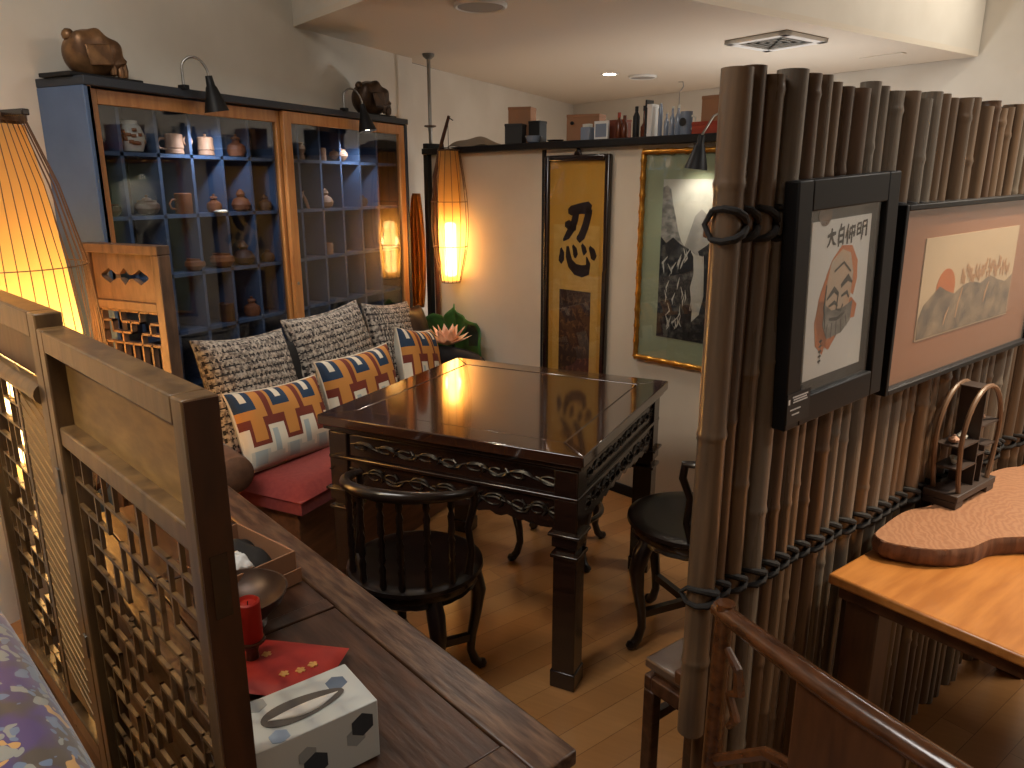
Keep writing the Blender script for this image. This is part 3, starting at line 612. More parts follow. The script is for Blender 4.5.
# four carved aprons with a scalloped lower edge and scroll relief, one for each side
for k in range(4):
    hz=S-.04
    pts=[(-hz,.645)]; n=44
    low=[]
    for i in range(n+1):
        u=-1+2*i/n; x=u*hz
        z=.535+.028*(1-abs(u))**.6+.006*math.sin(u*40)+(-.055 if abs(u)>.9 else 0)
        low.append((x,z))
    poly=[(-hz,.643)]+low+[(hz,.643)]
    M=MB(); 
    # strip quads instead of a concave polygon
    for a,b in zip(low,low[1:]): M.prism([(a[0],a[1]),(b[0],b[1]),(b[0],.643),(a[0],.643)],-hz-.006,-hz+.016,'y')
    o=tb(M,'apron',dark_m); o.rotation_euler=(0,0,k*PI/2)
    rr=random.Random(k)
    for (zc,amp,x0,x1,yy) in ((.697,.018,-.36,.36,-S+.035),(.60,.026,-.40,.40,-hz-.006)):
        x=x0; c=MB()
        while x<x1:
            L=rr.uniform(.05,.08); sg=rr.choice((-1,1)); pts=[]
            for i in range(13):
                a=i/12*PI*1.7; r=amp*(1-.5*i/12); pts.append((x+L*.5+L*.55*math.cos(a)*(1-.4*i/12),yy-.002,zc+sg*r*math.sin(a)))
            c.tube(pts,[.0036*(1-.4*i/12) for i in range(13)],n=6)
            q=x+L*rr.uniform(.5,1.0); c.tube([(q,yy-.001,zc-amp*.8*sg),(q+.012,yy-.004,zc-amp*.2*sg),(q+.004,yy-.003,zc+amp*.5*sg),(q+.02,yy-.001,zc+amp*.9*sg)],[.002,.0045,.004,.002],n=6)
            c.tube([(x-.01,yy,zc+.004),(x+L*.6,yy-.003,zc+.012*sg),(x+L*1.35,yy,zc-.008*sg)],[.002,.0042,.002],n=6)
            x+=L*rr.uniform(1.0,1.35)
        c.build('carving',MATS.get('carved_rosewood_gloss') or mat('carved_rosewood_gloss',(20,13,10),.3),o)
for sx in (-1,1):
    for sy in (-1,1):
        cx,cy=sx*(S-.062),sy*(S-.062); w=.038
        M=MB(); M.box(cx-w,cx+w,cy-w,cy+w,.49,.74)
        M.prism([(cx-w,cy-w),(cx+w,cy-w),(cx+w,cy+w),(cx-w,cy+w)],.05,.46,'z')
        M.box(cx-w-.004,cx+w+.004,cy-w-.004,cy+w+.004,.0,.06)
        lg=tb(M,'leg',dark_m,bevel=.004)
        M=MB(); M.box(cx-w-.014,cx+w+.014,cy-w-.014,cy+w+.014,.528,.538).box(cx-w-.004,cx+w+.004,cy-w-.004,cy+w+.004,.49,.53).box(cx-w-.008,cx+w+.008,cy-w-.008,cy+w+.008,.455,.468).box(cx-w+.006,cx+w-.006,cy-w+.006,cy+w-.006,.46,.5)
        M.build('leg_moulding',dark_m,lg,bevel=.003)

# ------------------------------------------------------------------ round seated chairs; back at local -y
def make_chair(label,loc,rz,hoop=False,name='horseshoe_chair',cat='chair'):
    t=thing(name,label,cat,loc,rz,'black round seats around the table')
    MB().lathe([(0,.452),(.17,.452),(.205,.458),(.222,.452),(.224,.44),(.214,.432),(.1,.43)],n=48).build('seat',chair_m,t)
    MB().lathe([(.206,.432),(.208,.415),(.2,.402),(.204,.392),(.196,.385),(.18,.385),(.18,.432)],n=64,lobes=24,amp=.01).build('apron_ring',chair_m,t)
    for k in range(4):
        a=PI/4+k*PI/2; d=Vector((math.cos(a),math.sin(a),0))
        pr=[(.175,.41,.026),(.205,.36,.030),(.222,.30,.027),(.212,.22,.02),(.195,.14,.0165),(.19,.08,.015),(.205,.035,.016),(.228,.012,.017)]
        lg=MB().tube([d*r+Vector((0,0,z)) for r,z,w in pr],[w for _,_,w in pr],n=10).build('leg',chair_m,t)
        MB().lathe([(0,-.016),(.013,-.012),(.018,0),(.013,.012),(0,.016)],n=14).build('foot',chair_m,lg,loc=d*.232+Vector((0,0,.0165)))
    M=MB()
    if hoop: M.tube([(.185*math.cos(2*PI*i/32),.185*math.sin(2*PI*i/32),.2) for i in range(32)],.011,n=8,closed=True)
    else:
        for k in range(2):
            a=PI/4+k*PI/2; d=Vector((math.cos(a),math.sin(a),0))*.195
            M.bar(d+Vector((0,0,.13)),-d+Vector((0,0,.13)),.022,.026)
    M.build('stretcher',chair_m,t)
    if hoop: return t
    # horseshoe rail
    n=30; a0=R(186); a1=R(354)
    def rail(i):
        u=i/n; a=a0+(a1-a0)*u; e=abs(2*u-1)
        return Vector((.212*math.cos(a),.212*math.sin(a),.755-.035*e**2))
    pts=[rail(i) for i in range(n+1)]
    MB().tube(pts,[.014+.006*(1-abs(2*i/n-1))  for i in range(n+1)],n=10).build('top_rail',chair_m,t)
    for sgn,e in ((-1,pts[0]),(1,pts[-1])):
        x,y,z=e
        MB().tube([(x,y,z),(x*.98,y+.035,z-.004),(x*.98,y+.04,z-.05),(x*.93,y+.015,z-.12),(x*.97,y+.02,z-.2),(x*.96,y+.0,.452)],[.013,.014,.013,.012,.012,.015],n=10).build('arm_post',chair_m,t)
    for k in range(7):
        u=(k+1)/8; p=rail(int(u*n)); b=MB()
        prof=[]; N_=18
        for i in range(N_+1):
            z=.452+(p.z-.452)*i/N_; prof.append((.0068+.0055*abs(math.sin(i*PI/2.5)),z))
        b.lathe(prof,c=(p.x*.97,p.y*.97,0),n=8); b.build('spindle',chair_m,t)
    return t
make_chair('black round seated chair with spindle back turned to the camera before the table',(-1.17,1.75,0),R(5)).scale=(.93,.93,.97)
make_chair('black round seated chair to the right of the table, partly behind the bamboo',(-.465,2.40,0),R(95))
make_chair('black round stool beyond the table, only its legs and hoop stretcher seen underneath',(-1.12,2.80,0),R(8),hoop=True,name='round_stool',cat='stool')

# ------------------------------------------------------------------ framed scroll on the partition
def wpos(s,out,z): # point on the partition: s along it, out in front of it
    c,sn=math.cos(PDA),math.sin(PDA); return (W0[0]+s*c+out*sn*1.0, W0[1]+s*sn-out*c, z)
def glyph(mb,strokes,sx,sz,ox,oz,y,w=1,d=.0014):
    """brush strokes: lists of (x, z, width) in a unit box, extruded a little out of the sheet"""
    for st in strokes:
        L=[];Rr=[]
        for i,(x,z,wd) in enumerate(st):
            a=st[max(i-1,0)]; b=st[min(i+1,len(st)-1)]
            dx,dz=b[0]-a[0],b[1]-a[1]; l=math.hypot(dx,dz) or 1; nx,nz=-dz/l*wd/2*w,dx/l*wd/2*w
            L.append((ox+(x+nx)*sx,oz+(z+nz)*sz)); Rr.append((ox+(x-nx)*sx,oz+(z-nz)*sz))
        for i in range(len(st)-1):
            mb.prism([L[i],L[i+1],Rr[i+1],Rr[i]],y-d,y,'y')
fr=thing('calligraphy_scroll','tall dark framed yellow scroll with one large brushed character','picture',wpos(-.289,.006,.40),PDA)
H_=1.294; w=.212
M=MB()
for (a,b,c,d) in ((-w,-w+.03,0,H_),(w-.03,w,0,H_),(-w+.03,w-.03,0,.03),(-w+.03,w-.03,H_-.03,H_)): M.box(a,b,-.028,0,c,d)
M.build('frame',dark_m,fr,bevel=.008)
MB().box(-w+.028,w-.028,-.010,-.003,.028,H_-.028).build('yellow_silk_ground',yel_m,fr)
MB().box(-.152,.152,-.0112,-.0098,.03,.955).build('mount_sheet',mat('pale_yellow_mount',(202,158,74),.6,c2=(210,168,88),scale=30),fr)
MB().box(-.105,.105,-.0125,-.0110,.05,.625).build('printed_panel',seal_m,fr)
g=MB()
# upper part: blade over a slanting dot; lower part: heart with three dots
ninS=[[(.28,.92,.05),(.36,.93,.11),(.62,.965,.12),(.80,.975,.14),(.86,.94,.13)],
 [(.84,.97,.12),(.80,.86,.13),(.74,.72,.13),(.66,.60,.13),(.58,.545,.10),(.52,.56,.03)],
 [(.50,.93,.12),(.47,.82,.13),(.40,.70,.12),(.28,.585,.10),(.16,.51,.03)],
 [(.20,.735,.05),(.30,.735,.11),(.40,.70,.10),(.50,.69,.05)],
 [(.10,.40,.03),(.13,.33,.10),(.12,.25,.12),(.08,.19,.07)],
 [(.28,.43,.05),(.30,.30,.11),(.36,.19,.12),(.50,.11,.13),(.68,.09,.14),(.82,.12,.13),(.84,.20,.09),(.79,.30,.02)],
 [(.42,.45,.03),(.48,.38,.09),(.50,.32,.10),(.49,.27,.03)],
 [(.66,.47,.04),(.72,.40,.09),(.76,.34,.08)],
 [(.86,.44,.04),(.94,.37,.11),(.98,.30,.12),(.97,.26,.04)]]
glyph(g,ninS,.25,.355,-.125,.695,-.0112,w=1.25)
g.build('brushed_character',ink_m,fr)
sg=MB(); rr=random.Random(5)
for r in range(9):
    for c in range(5):
        ox=-.1+c*.0405; oz=.058+r*.062
        for k in range(5):
            x0,z0=rr.uniform(.15,.85),rr.uniform(.15,.85); a=rr.choice((0,PI/2,PI/4,-PI/4))+rr.uniform(-.2,.2); l=rr.uniform(.25,.4)
            glyph(sg,[[(x0-math.cos(a)*l,z0-math.sin(a)*l,.09),(x0,z0+.04,.12),(x0+math.cos(a)*l,z0+math.sin(a)*l,.07)]],.03,.04,ox+.004,oz,-.0125,d=.0006)
o=sg.build('faded_print',sealg_m,fr)
MB().tube([(-.02,-.01,H_),(0,-.012,H_+.03),(.02,-.01,H_)],.006,n=8).build('hanger',dark_m,fr)
MB().lathe([(0,0),(.016,.001),(.018,.004),(.01,.007),(0,.008)],n=14).build('rosette',dark_m,fr,loc=(0,-.004,H_+.015)).rotation_euler=(R(90),0,0)
MB().box(-w+.03,w-.03,-.0175,-.0160,.03,H_-.03).build('glass_pane',pglass_m,fr)

# ------------------------------------------------------------------ gilded frame with the waterfall painting
gf=thing('waterfall_painting','ink painting of a mountain waterfall in a gilded bamboo style frame','picture',wpos(.355,.006,.745),PDA)
GH=.95; gw=.245
fm=MB()
for a,b in (((-gw,-.015,0),(-gw,-.015,GH)),((gw,-.015,0),(gw,-.015,GH)),((-gw,-.015,0),(gw,-.015,0)),((-gw,-.015,GH),(gw,-.015,GH))):
    a=Vector(a);b=Vector(b); n=int((b-a).length/.0125); pts=[];rs=[]
    for i in range(n+1):
        pts.append(a+(b-a)*i/n); rs.append(.0125 if i%6 else .016)
        if i%6==3: rs[-1]=.011
    fm.tube(pts,rs,n=10)
fm.build('gilded_frame',gold_m,gf)
MB().box(-gw,gw,-.006,0,0,GH).build('mat_board',mint_m,gf)
MB().box(-.135,.165,-.0072,-.0058,.115,.83).build('painting_sheet',mat('pale_ink_paper',(196,194,180),.7,c2=(180,178,164),scale=8),gf)
def sheet(name,poly,m,y,par,t=.0005):
    # polygon as triangulated thin layer
    from mathutils.geometry import tessellate_polygon
    vs=[Vector((p[0],0,p[1])) for p in poly]; tri=tessellate_polygon([vs]); M=MB()
    n=len(poly); M.add([(p[0],y,p[1]) for p in poly]+[(p[0],y-t,p[1]) for p in poly],[tuple(q) for q in tri]+[tuple(i+n for i in q) for q in tri]+[(i,(i+1)%n,(i+1)%n+n,i+n) for i in range(n)])
    return M.build(name,m,par,smooth=False)
def P(L,sx,sz,ox,oz): return [(ox+x*sx,oz+z*sz) for x,z in L]
O=( -.135,.115); SX,SZ=.30,.70
sheet('far_mountain',P([(.42,.60),(.5,.70),(.58,.80),(.68,.84),(.8,.80),(.9,.86),(1,.84),(1,.45),(.4,.45)],SX,SZ,*O),mat('mid_grey_wash',(136,134,126),.7,c2=(164,160,150),scale=12),-.0073,gf)
sheet('left_peak',P([(0,.97),(.07,.985),(.14,.96),(.18,.88),(.25,.78),(.3,.70),(.36,.64),(.44,.60),(.5,.52),(.46,.4),(0,.4)],SX,SZ,*O),inkg_m,-.0079,gf)
sheet('dark_cliffs',P([(0,.66),(.1,.62),(.22,.66),(.35,.62),(.46,.60),(.6,.57),(.62,.45),(.56,.35),(.62,.2),(.6,0),(0,0)],SX,SZ,*O),inkd_m,-.0085,gf)
sheet('right_cliffs',P([(.66,.58),(.8,.62),(1,.70),(1,0),(.56,0),(.6,.12),(.74,.18),(.8,.3),(.78,.48)],SX,SZ,*O),inkd_m,-.0085,gf)
wf=MB(); rr=random.Random(3)
for k in range(8): 
    x=.6+k*.022; glyph(wf,[[(x-.05,.58-.01*k,.01),(x,.55,.02),(x+.02,.45,.02),(x+.01,.3,.02),(x-.02,.2,.006)]],SX,SZ,*O,-.0091,d=.0004)
for k in range(26):
    x,z=rr.uniform(.05,.5),rr.uniform(.04,.52); glyph(wf,[[(x,z,.004),(x+rr.uniform(-.06,.06),z+.03,.022),(x+rr.uniform(-.04,.08),z+.08,.004)]],SX,SZ,*O,-.0091,d=.0004)
wf.build('water_and_highlights',mat('light_ink_paper',(186,184,172),.7),gf)
MB().prism([(-.03,GH),(0,GH+.045),(.03,GH)],-.01,-.004,'y').build('hanger_plate',steel_m,gf,bevel=.002)
MB().box(-gw+.008,gw-.008,-.0135,-.012,.008,GH-.008).build('glass_pane',pglass_m,gf)
goose('picture_lamp','black cone lamp on a steel neck over the gilded waterfall painting',wpos(.53,.03,1.76),[(0,0,0),(.0,-.02,.05),(-.01,-.07,.075),(-.03,-.14,.055),(-.05,-.19,.0),(-.06,-.2,-.02)],(-.12,.0,-1),scale=1)

# ------------------------------------------------------------------ things on the partition shelf
ZS=1.7605
def shelf_thing(name,label,cat,s,back=.05,rz=0,group=None):
    p=wpos(s,-back,ZS); return thing(name,label,cat,p,PDA+rz,group)
def cbox(name,label,s,w,d,h,m,back=.06,rz=0,cat='box',extra=None):
    t=shelf_thing(name,label,cat,s,back,rz); MB().box(-w/2,w/2,-d/2,d/2,0,h).build('carton',m,t,bevel=.0015)
    M=MB().box(-w/2-.0015,w/2+.0015,-d/2-.0015,d/2+.0015,h-.012,h+.002); M.build('lid',m,t,bevel=.0015); return t
o=MB().surf(lambda u,v:((u-.5)*.34,(v-.5)*.14,.004+.05*math.sin(PI*u)**.5*math.sin(PI*v)**.4+.006*math.sin(9*u+4*v)),30,12).build('folded_cloth',mat('grey_beige_cloth',(140,126,108),.85,bump=.3),loc=wpos(-1.15,-.08,ZS),rz=PDA); tag(o,'folded beige cloth lying on the left end of the partition shelf','cloth')
cbox('cardboard_box','tall brown cardboard box behind the black box on the partition shelf',-.79,.125,.11,.19,card_m,back=.10,rz=R(28))
cbox('black_box','square black box in front of the tall cardboard box',-.755,.095,.085,.10,carddk_m,back=.015,rz=R(28))
cbox('black_box','black box standing right of the tall cardboard box',-.675,.07,.07,.115,carddk_m,back=.10,rz=R(10))
t=shelf_thing('glass_dish','small pale blue glass dish before the black boxes','dish',-.60,-.01); MB().lathe([(.02,0),(.03,.004),(.045,.035),(.041,.035),(.026,.008),(0,.008)],n=22).build('dish',glassy_m,t)
t=shelf_thing('black_saucer','low black dish between the black boxes and the wide cardboard box','dish',-.50,.05); MB().lathe([(.03,0),(.05,.012),(.048,.014),(0,.006)],n=22,sq=.7).build('dish',carddk_m,t)
b=cbox('cardboard_box','wide brown cardboard box with a dark knob above the calligraphy scroll',-.33,.17,.10,.125,card_m,back=.09,rz=R(20)); MB().lathe([(0,0),(.009,.002),(.009,.008),(0,.012)],n=12).build('knob',black_m,b,loc=(-.05,-.062,.085)).rotation_euler=(R(90),0,0)
t=shelf_thing('glass_cube','small clear cube with pale lid before the wide cardboard box','ornament',-.245,-.0); MB().box(-.028,.028,-.02,.02,0,.06).build('block',glassy_m,t,bevel=.003); MB().box(-.02,.02,-.015,.015,.06,.075).build('lid',porc_m,t,bevel=.002)
t=shelf_thing('picture_stand','small bright framed card on the shelf above the scroll','ornament',-.165,.01); MB().box(-.042,.042,-.006,.006,0,.085).build('frame',white_m,t,bevel=.001); MB().box(-.032,.032,-.0085,-.006,.012,.072).build('card',glassy_m,t)
cbox('brown_box','low reddish brown box behind the small framed card',-.14,.12,.06,.09,mat('red_brown_card',(120,60,42),.6),back=.1)
def bottle(label,s,r,h,m,capm,back=.04,neck=.35,cap=.02,group='bottles and jars on the partition shelf',name='bottle'):
    t=shelf_thing(name,label,'bottle',s,back,0,group)
    z=h*(1-neck); MB().lathe([(r*.9,0),(r,.004),(r,z*.9),(r*.75,z),(r*.42,z+.012),(r*.4,h)],n=16).build('body',m,t)
    MB().lathe([(r*.5,h-.002),(r*.5,h+cap),(0,h+cap)],n=12).build('cap',capm,t); return t
bottle('dark amber bottle with orange cap right of the framed card',-.085,.016,.10,amber_m,redbox_m,neck=.2)
bottle('short brown amber bottle next to the orange capped one',-.052,.016,.085,amber_m,amber_m,neck=.2)
bottle('slim black bottle, leftmost of the row of bottles above the gilded frame',.015,.016,.12,carddk_m,carddk_m,neck=.12)
t_=bottle('brown glass bottle with a wide base beside the slim black one',.062,.018,.12,amber_m,carddk_m,neck=.55)
b=cbox('white_carton','upright white carton with a black back edge among the bottles',.105,.026,.05,.14,white_m,back=.04,cat='carton')
MB().box(-.024,-.0152,-.026,.026,0,.162).build('black_spine',carddk_m,b)
bottle('thin blue grey glass tube bottle right of the white carton',.148,.010,.14,glassy_m,porc_m,neck=.05,cap=.006)
for i,(s,h,lb) in enumerate(((.182,.10,'short blue glass bottle left of the wire stem bottle'),(.212,.12,'blue glass bottle in the middle of the glass row'))): bottle(lb,s,.012,h,glassy_m,porc_m,neck=.3,cap=.006)
b=bottle('clear bottle with a tall wire loop rising from it',.243,.014,.12,glassy_m,porc_m,neck=.25,cap=.01)
MB().tube([(0,0,.12),(0,0,.185),(.018,0,.205),(.014,0,.225),(-.008,0,.226)],.002,n=6).build('wire_loop',steel_m,b)
t=shelf_thing('glass_mug','pale glass mug with dark emblem near the picture lamp','mug',.292,.03); MB().lathe([(.026,0),(.028,.004),(.026,.1),(.024,.1),(.024,.01),(0,.01)],n=22).build('mug_body',glassy_m,t)
MB().tube([(.026,0,.08),(.044,0,.075),(.046,0,.035),(.026,0,.025)],.004,n=8).build('handle',porc_m,t); MB().lathe([(0,0),(.016,.001),(.018,.004)],n=12).build('emblem',carddk_m,t,loc=(0,-.026,.055)).rotation_euler=(R(90),0,0)
t=cbox('orange_box','flat red orange box lying under a cardboard box at the shelf end',.47,.26,.12,.05,redbox_m,back=.06)
t=cbox('cardboard_box','brown cardboard box stacked on the flat red orange box',.48,.20,.11,.10,card_m,back=.06); t.location.z=ZS+.0525

# ------------------------------------------------------------------ bamboo screen
PB=Vector((-.063,1.665,0)); BD=Vector((math.cos(BA),math.sin(BA),0)); BN=Vector((math.sin(BA),-math.cos(BA),0))
bs=thing('bamboo_screen','tall screen of weathered bamboo poles lashed together with black rope','screen',(PB.x,PB.y,0),BA)
rr=random.Random(11); x=-.405; k=0; poles=[]
while x<1.36:
    r=rr.uniform(.019,.0285) if k>2 else (.0265,.0205,.022)[k]
    if k and rr.random()<.22: r=rr.uniform(.012,.017)
    x+=r; z0=(.475 if k==0 else rr.uniform(.002,.03)); z1=1.735+rr.uniform(-.012,.008); yy=rr.uniform(-.006,.008) if r>.02 else rr.uniform(.0,.02)
    M=MB(); pts=[];rs=[]; nd=rr.uniform(.25,.5); nodes=[]
    z=z0-rr.uniform(0,.3)
    while z<z1: nodes.append(z); z+=nd*rr.uniform(.85,1.1)
    if k==0: nodes=[.64,1.11,1.55]
    if k==1: nodes=[.8,1.13,1.50]
    bend=rr.uniform(-.006,.006); zz=z0; seq=[]
    seq=sorted(set([z0,z1]+[z0+(z1-z0)*i/10 for i in range(11)]+[n+d for n in nodes for d in (-.014,-.007,0,.006,.013) if z0<n+d<z1]))
    for q in seq:
        e=min([abs(q-n) for n in nodes]+[9]); rad=r*(1+.07*math.exp(-(e/.006)**2)-.03*math.exp(-((e-.012)/.005)**2))
        pts.append((x+bend*math.sin(PI*(q-z0)/(z1-z0)),yy,q)); rs.append(rad)
    # hollow top: inward lip
    pts+= [(x,yy,z1),(x,yy,z1-.03)]; rs+=[r*.78,r*.76]
    M.tube(pts,rs,n=16,cap=True)
    o=M.build('bamboo_pole',rr.choice([bam_m,bam_m,bam2_m,bam3_m]),bs,ang=60)
    for n in nodes:
        rg=MB()
        if z0+.02<n<z1-.02:
            rg.lathe([(r*.98,-.004),(r*1.06,-.001),(r*1.06,.001),(r*.98,.004)],c=(x+bend*math.sin(PI*(n-z0)/(z1-z0)),yy,n),n=16)
            rg.build('node_ring',node_m,o)
    poles.append((x,r,yy)); x+=r+rr.uniform(.0,.005); k+=1
# lashings at two heights: rope crosses diagonally from pole to pole
for (zc,lo_,hi_,nm) in ((.79,-.02,.02,'lower_rope'),(1.485,-.03,.03,'upper_rope')):
    for i,(x,r,yy) in enumerate(poles):
        if zc>1 and i>2 : 
            pass
        M=MB(); xe=x+r; xs=x-r; hh_=.027 if zc>1 else .017
        for sg in (1,-1): M.tube([(xs-.003,yy+r*.3,zc+sg*hh_*.9),(xs+.001,yy-r*.45,zc+sg*hh_),(x-r*.45,yy-r*.93-.003,zc+sg*hh_*.85),(x+r*.1,yy-r-.006,zc+sg*hh_*.55),(x+r*.6,yy-r*.85-.005,zc+sg*hh_*.22),(xe+.002,yy-r*.3,zc)],[.005,.006,.007,.007,.0065,.007],n=8)
        M.tube([(xs-.003,yy+r*.3,zc+hh_*.9),(xs-.002,yy+r*.9,zc),(xs-.003,yy+r*.3,zc-hh_*.9)],.005,n=6)
        M.build('rope_lashing',rope_m,bs)
# dark rails and feet that carry the poles from behind
M=MB().box(-.40,1.36,.034,.06,.78,.81).box(-.40,1.36,.034,.06,1.46,1.49); M=MB().box(-.37,1.36,.034,.058,1.46,1.49); M.build('rear_rail',teaf_m,bs,bevel=.003)
MB().box(-.37,1.36,.034,.058,.55,.58).build('rear_rail',teaf_m,bs,bevel=.003)

# ------------------------------------------------------------------ pictures on the bamboo
def bpos(s,out,z): p=PB+BD*s+BN*out; return (p.x,p.y,z)
d1=thing('portrait_picture','black framed vertical ink portrait with orange robe on the bamboo','picture',bpos(-.066,.036,1.113),BA)
d1.rotation_euler=(0,-R(3.4),BA); d1.rotation_mode='XYZ'
wv=.176; hh=.455
M=MB()
for (a,b,c,d) in ((-wv,-wv+.045,0,hh),(wv-.045,wv,0,hh),(-wv+.045,wv-.045,0,.055),(-wv+.045,wv-.045,hh-.055,hh)): M.box(a,b,-.024,.006,c,d)
M.build('frame',black_m,d1,bevel=.003)
MB().box(-wv+.04,wv-.04,-.006,0,.05,hh-.05).build('dark_backing',mat('charcoal_backing',(40,44,46),.5),d1)
MB().box(-.103,.103,-.0085,-.006,.078,.378).build('paper_sheet',paperw_m,d1)
def T(L): return [[(x,z,w) for x,z,w in st] for st in L]
Y=-.0086
A=MB()
glyph(A,[[(.30,.62,.05),(.22,.5,.06),(.2,.38,.08),(.26,.28,.09),(.40,.22,.08),(.5,.27,.05),(.62,.36,.07),(.76,.40,.08),(.86,.37,.05)],
 [(.30,.62,.05),(.38,.72,.05),(.52,.79,.06),(.68,.78,.06),(.78,.70,.05),(.8,.6,.04),(.76,.5,.03)],
 [(.22,.5,.05),(.2,.36,.09),(.22,.24,.08),(.32,.17,.06)]],.196,.285,-.098,.086,Y,1.9,d=.0006)
A.build('orange_robe',orange_m,d1)
sheet('face_wash',[( -.04,.20),(-.045,.25),(-.03,.30),(.005,.32),(.035,.31),(.05,.27),(.045,.22),(.03,.185),(-.02,.175)],mat('peach_wash',(204,168,134),.7,c2=(190,176,156),scale=20),Y-.0004,d1)
sheet('beard_wash',[(-.045,.22),(-.02,.205),(.02,.205),(.055,.215),(.05,.175),(.02,.155),(-.03,.15),(-.048,.18)],inkg_m,Y-.001,d1)
A=MB()
glyph(A,[[(.30,.50,.01),(.42,.56,.03),(.5,.52,.02)],[(.54,.57,.02),(.66,.62,.035),(.74,.58,.01)],[(.34,.45,.01),(.44,.47,.02),(.5,.44,.01)],[(.56,.5,.01),(.66,.52,.02),(.7,.48,.01)],
 [(.5,.53,.012),(.48,.42,.012),(.56,.40,.012),(.6,.44,.01)],[(.28,.6,.01),(.26,.45,.015),(.3,.3,.01)],[(.40,.68,.01),(.56,.73,.012),(.7,.66,.01)],[(.36,.36,.012),(.5,.35,.02),(.64,.38,.012)],
 [(.34,.33,.008),(.32,.25,.006)],[(.42,.33,.008),(.41,.22,.006)],[(.5,.33,.008),(.5,.22,.006)],[(.58,.34,.008),(.6,.24,.006)],[(.66,.36,.008),(.7,.28,.006)]],.196,.285,-.098,.086,Y-.0012,1.4,d=.0005)
# column of brush writing across the top and small characters at lower left
rr=random.Random(21)
for c in range(0):
    ox=.24+.17*c
    for st in ([(0,.06,.012),(.06,.065,.02),(.11,.06,.012)],[(.05,.1,.015),(.05,.05,.02),(.04,0,.01)],[(.0,.03,.01),(.05,.035,.016),(.1,.03,.012)],[(.08,.09,.01),(.09,.04,.014),(.1,.0,.01)]):
        glyph(A,[[(ox+x*1.35+rr.uniform(-.01,.01),.80+z*1.5+.012*c,w_*1.2) for x,z,w_ in st]],.196,.285,-.098,.086,Y-.0003,1.2,d=.0005)
for st in ([(.24,.92,.012),(.31,.93,.02),(.38,.935,.014)],[(.31,.97,.014),(.305,.92,.02),(.27,.87,.012),(.24,.85,.006)],[(.31,.92,.014),(.35,.87,.016),(.39,.86,.006)],
 [(.44,.95,.014),(.435,.89,.018),(.44,.84,.012)],[(.44,.95,.012),(.52,.96,.018),(.52,.90,.016),(.515,.85,.014)],[(.44,.91,.01),(.51,.915,.014)],[(.44,.87,.01),(.51,.875,.014)],[(.47,.99,.012),(.46,.96,.016)],
 [(.60,.98,.012),(.58,.93,.018),(.56,.89,.01)],[(.595,.94,.012),(.595,.85,.018)],[(.63,.95,.012),(.72,.96,.016),(.71,.89,.016)],[(.63,.95,.012),(.63,.88,.016)],[(.62,.91,.012),(.73,.92,.014)],[(.67,.97,.012),(.67,.85,.014)],
 [(.77,.97,.012),(.77,.90,.016),(.83,.91,.012)],[(.77,.97,.012),(.83,.975,.014),(.83,.90,.014)],[(.77,.935,.01),(.83,.94,.012)],[(.87,.98,.012),(.865,.90,.018),(.85,.86,.01)],[(.87,.98,.012),(.94,.985,.016),(.94,.88,.018)],[(.87,.945,.01),(.93,.95,.012)]):
    glyph(A,[st],.196,.285,-.098,.086,Y-.0003,1.5,d=.0005)
for c in range(5):
    glyph(A,[[(.22,.22-.035*c,.012),(.27,.225-.035*c,.014)],[(.245,.235-.035*c,.01),(.25,.205-.035*c,.01)]],.196,.285,-.098,.086,Y-.0003,1,d=.0005)
A.build('ink_strokes',mat('black_brush_ink',(30,28,28),.6),d1)
MB().lathe([(0,-.004),(.02,-.003),(.022,0),(0,0)],n=24).build('brown_disc',carve_m,d1,loc=(-.062,-.0085,.39)).rotation_euler=(R(90),0,0)
sheet('grey_card',[(-.06,.402),(-.06,.43),(-.01,.43),(-.01,.402)],paper_m,-.0062,d1); sheet('grey_card',[(.03,.402),(.03,.43),(.125,.43),(.125,.402)],paper_m,-.0062,d1)
lb=MB().box(-.174,-.100,-.0255,-.024,.012,.072).build('caption_label',carddk_m,d1,bevel=0)
A=MB()
for i,(z,x0,x1) in enumerate(((.074,-.158,-.108),(.069,-.155,-.112),(.064,-.156,-.110),(.050,-.164,-.130),(.040,-.158,-.135))):
    x=x0; rr=random.Random(i)
    while x<x1: w_=rr.uniform(.001,.0022); A.box(x,x+w_,-.0258,-.0255,z-.0114,z-.0086); x+=w_+.0007
A.box(-.171,-.166,-.0258,-.0255,.052,.062)
A.build('caption_text',white_m,lb)
MB().box(-wv+.043,wv-.043,-.0165,-.015,.053,hh-.053).build('glass_pane',pglass_m,d1)

d2=thing('landscape_picture','wide dark framed ink landscape with red sun and terracotta mat','picture',bpos(.535,.036,1.116),BA)
d2.rotation_euler=(0,-R(1.5),BA)
wv=.40; hh=.405
M=MB()
for (a,b,c,d) in ((-wv,-wv+.012,0,hh),(wv-.012,wv,0,hh),(-wv+.012,wv-.012,0,.012),(-wv+.012,wv-.012,hh-.012,hh)): M.box(a,b,-.024,.006,c,d)
M.build('frame',black_m,d2,bevel=.002)
MB().box(-wv+.01,wv-.01,-.006,0,.01,hh-.01).build('mat_board',tan_m,d2)
MB().box(-.262,.245,-.0085,-.006,.098,.328).build('painting_sheet',mat('warm_ivory_paper',(214,190,156),.7),d2)
sheet('mountains',[(-.258,.102),(-.258,.15),(-.24,.180),(-.2,.20),(-.17,.215),(-.13,.20),(-.09,.19),(-.05,.205),(0,.21),(.05,.20),(.1,.215),(.15,.2),(.2,.19),(.24,.205),(.24,.102)],mat('grey_mist_wash',(104,94,84),.7,c2=(170,148,120),scale=20,mix=(.4,.7)),-.0091,d2)
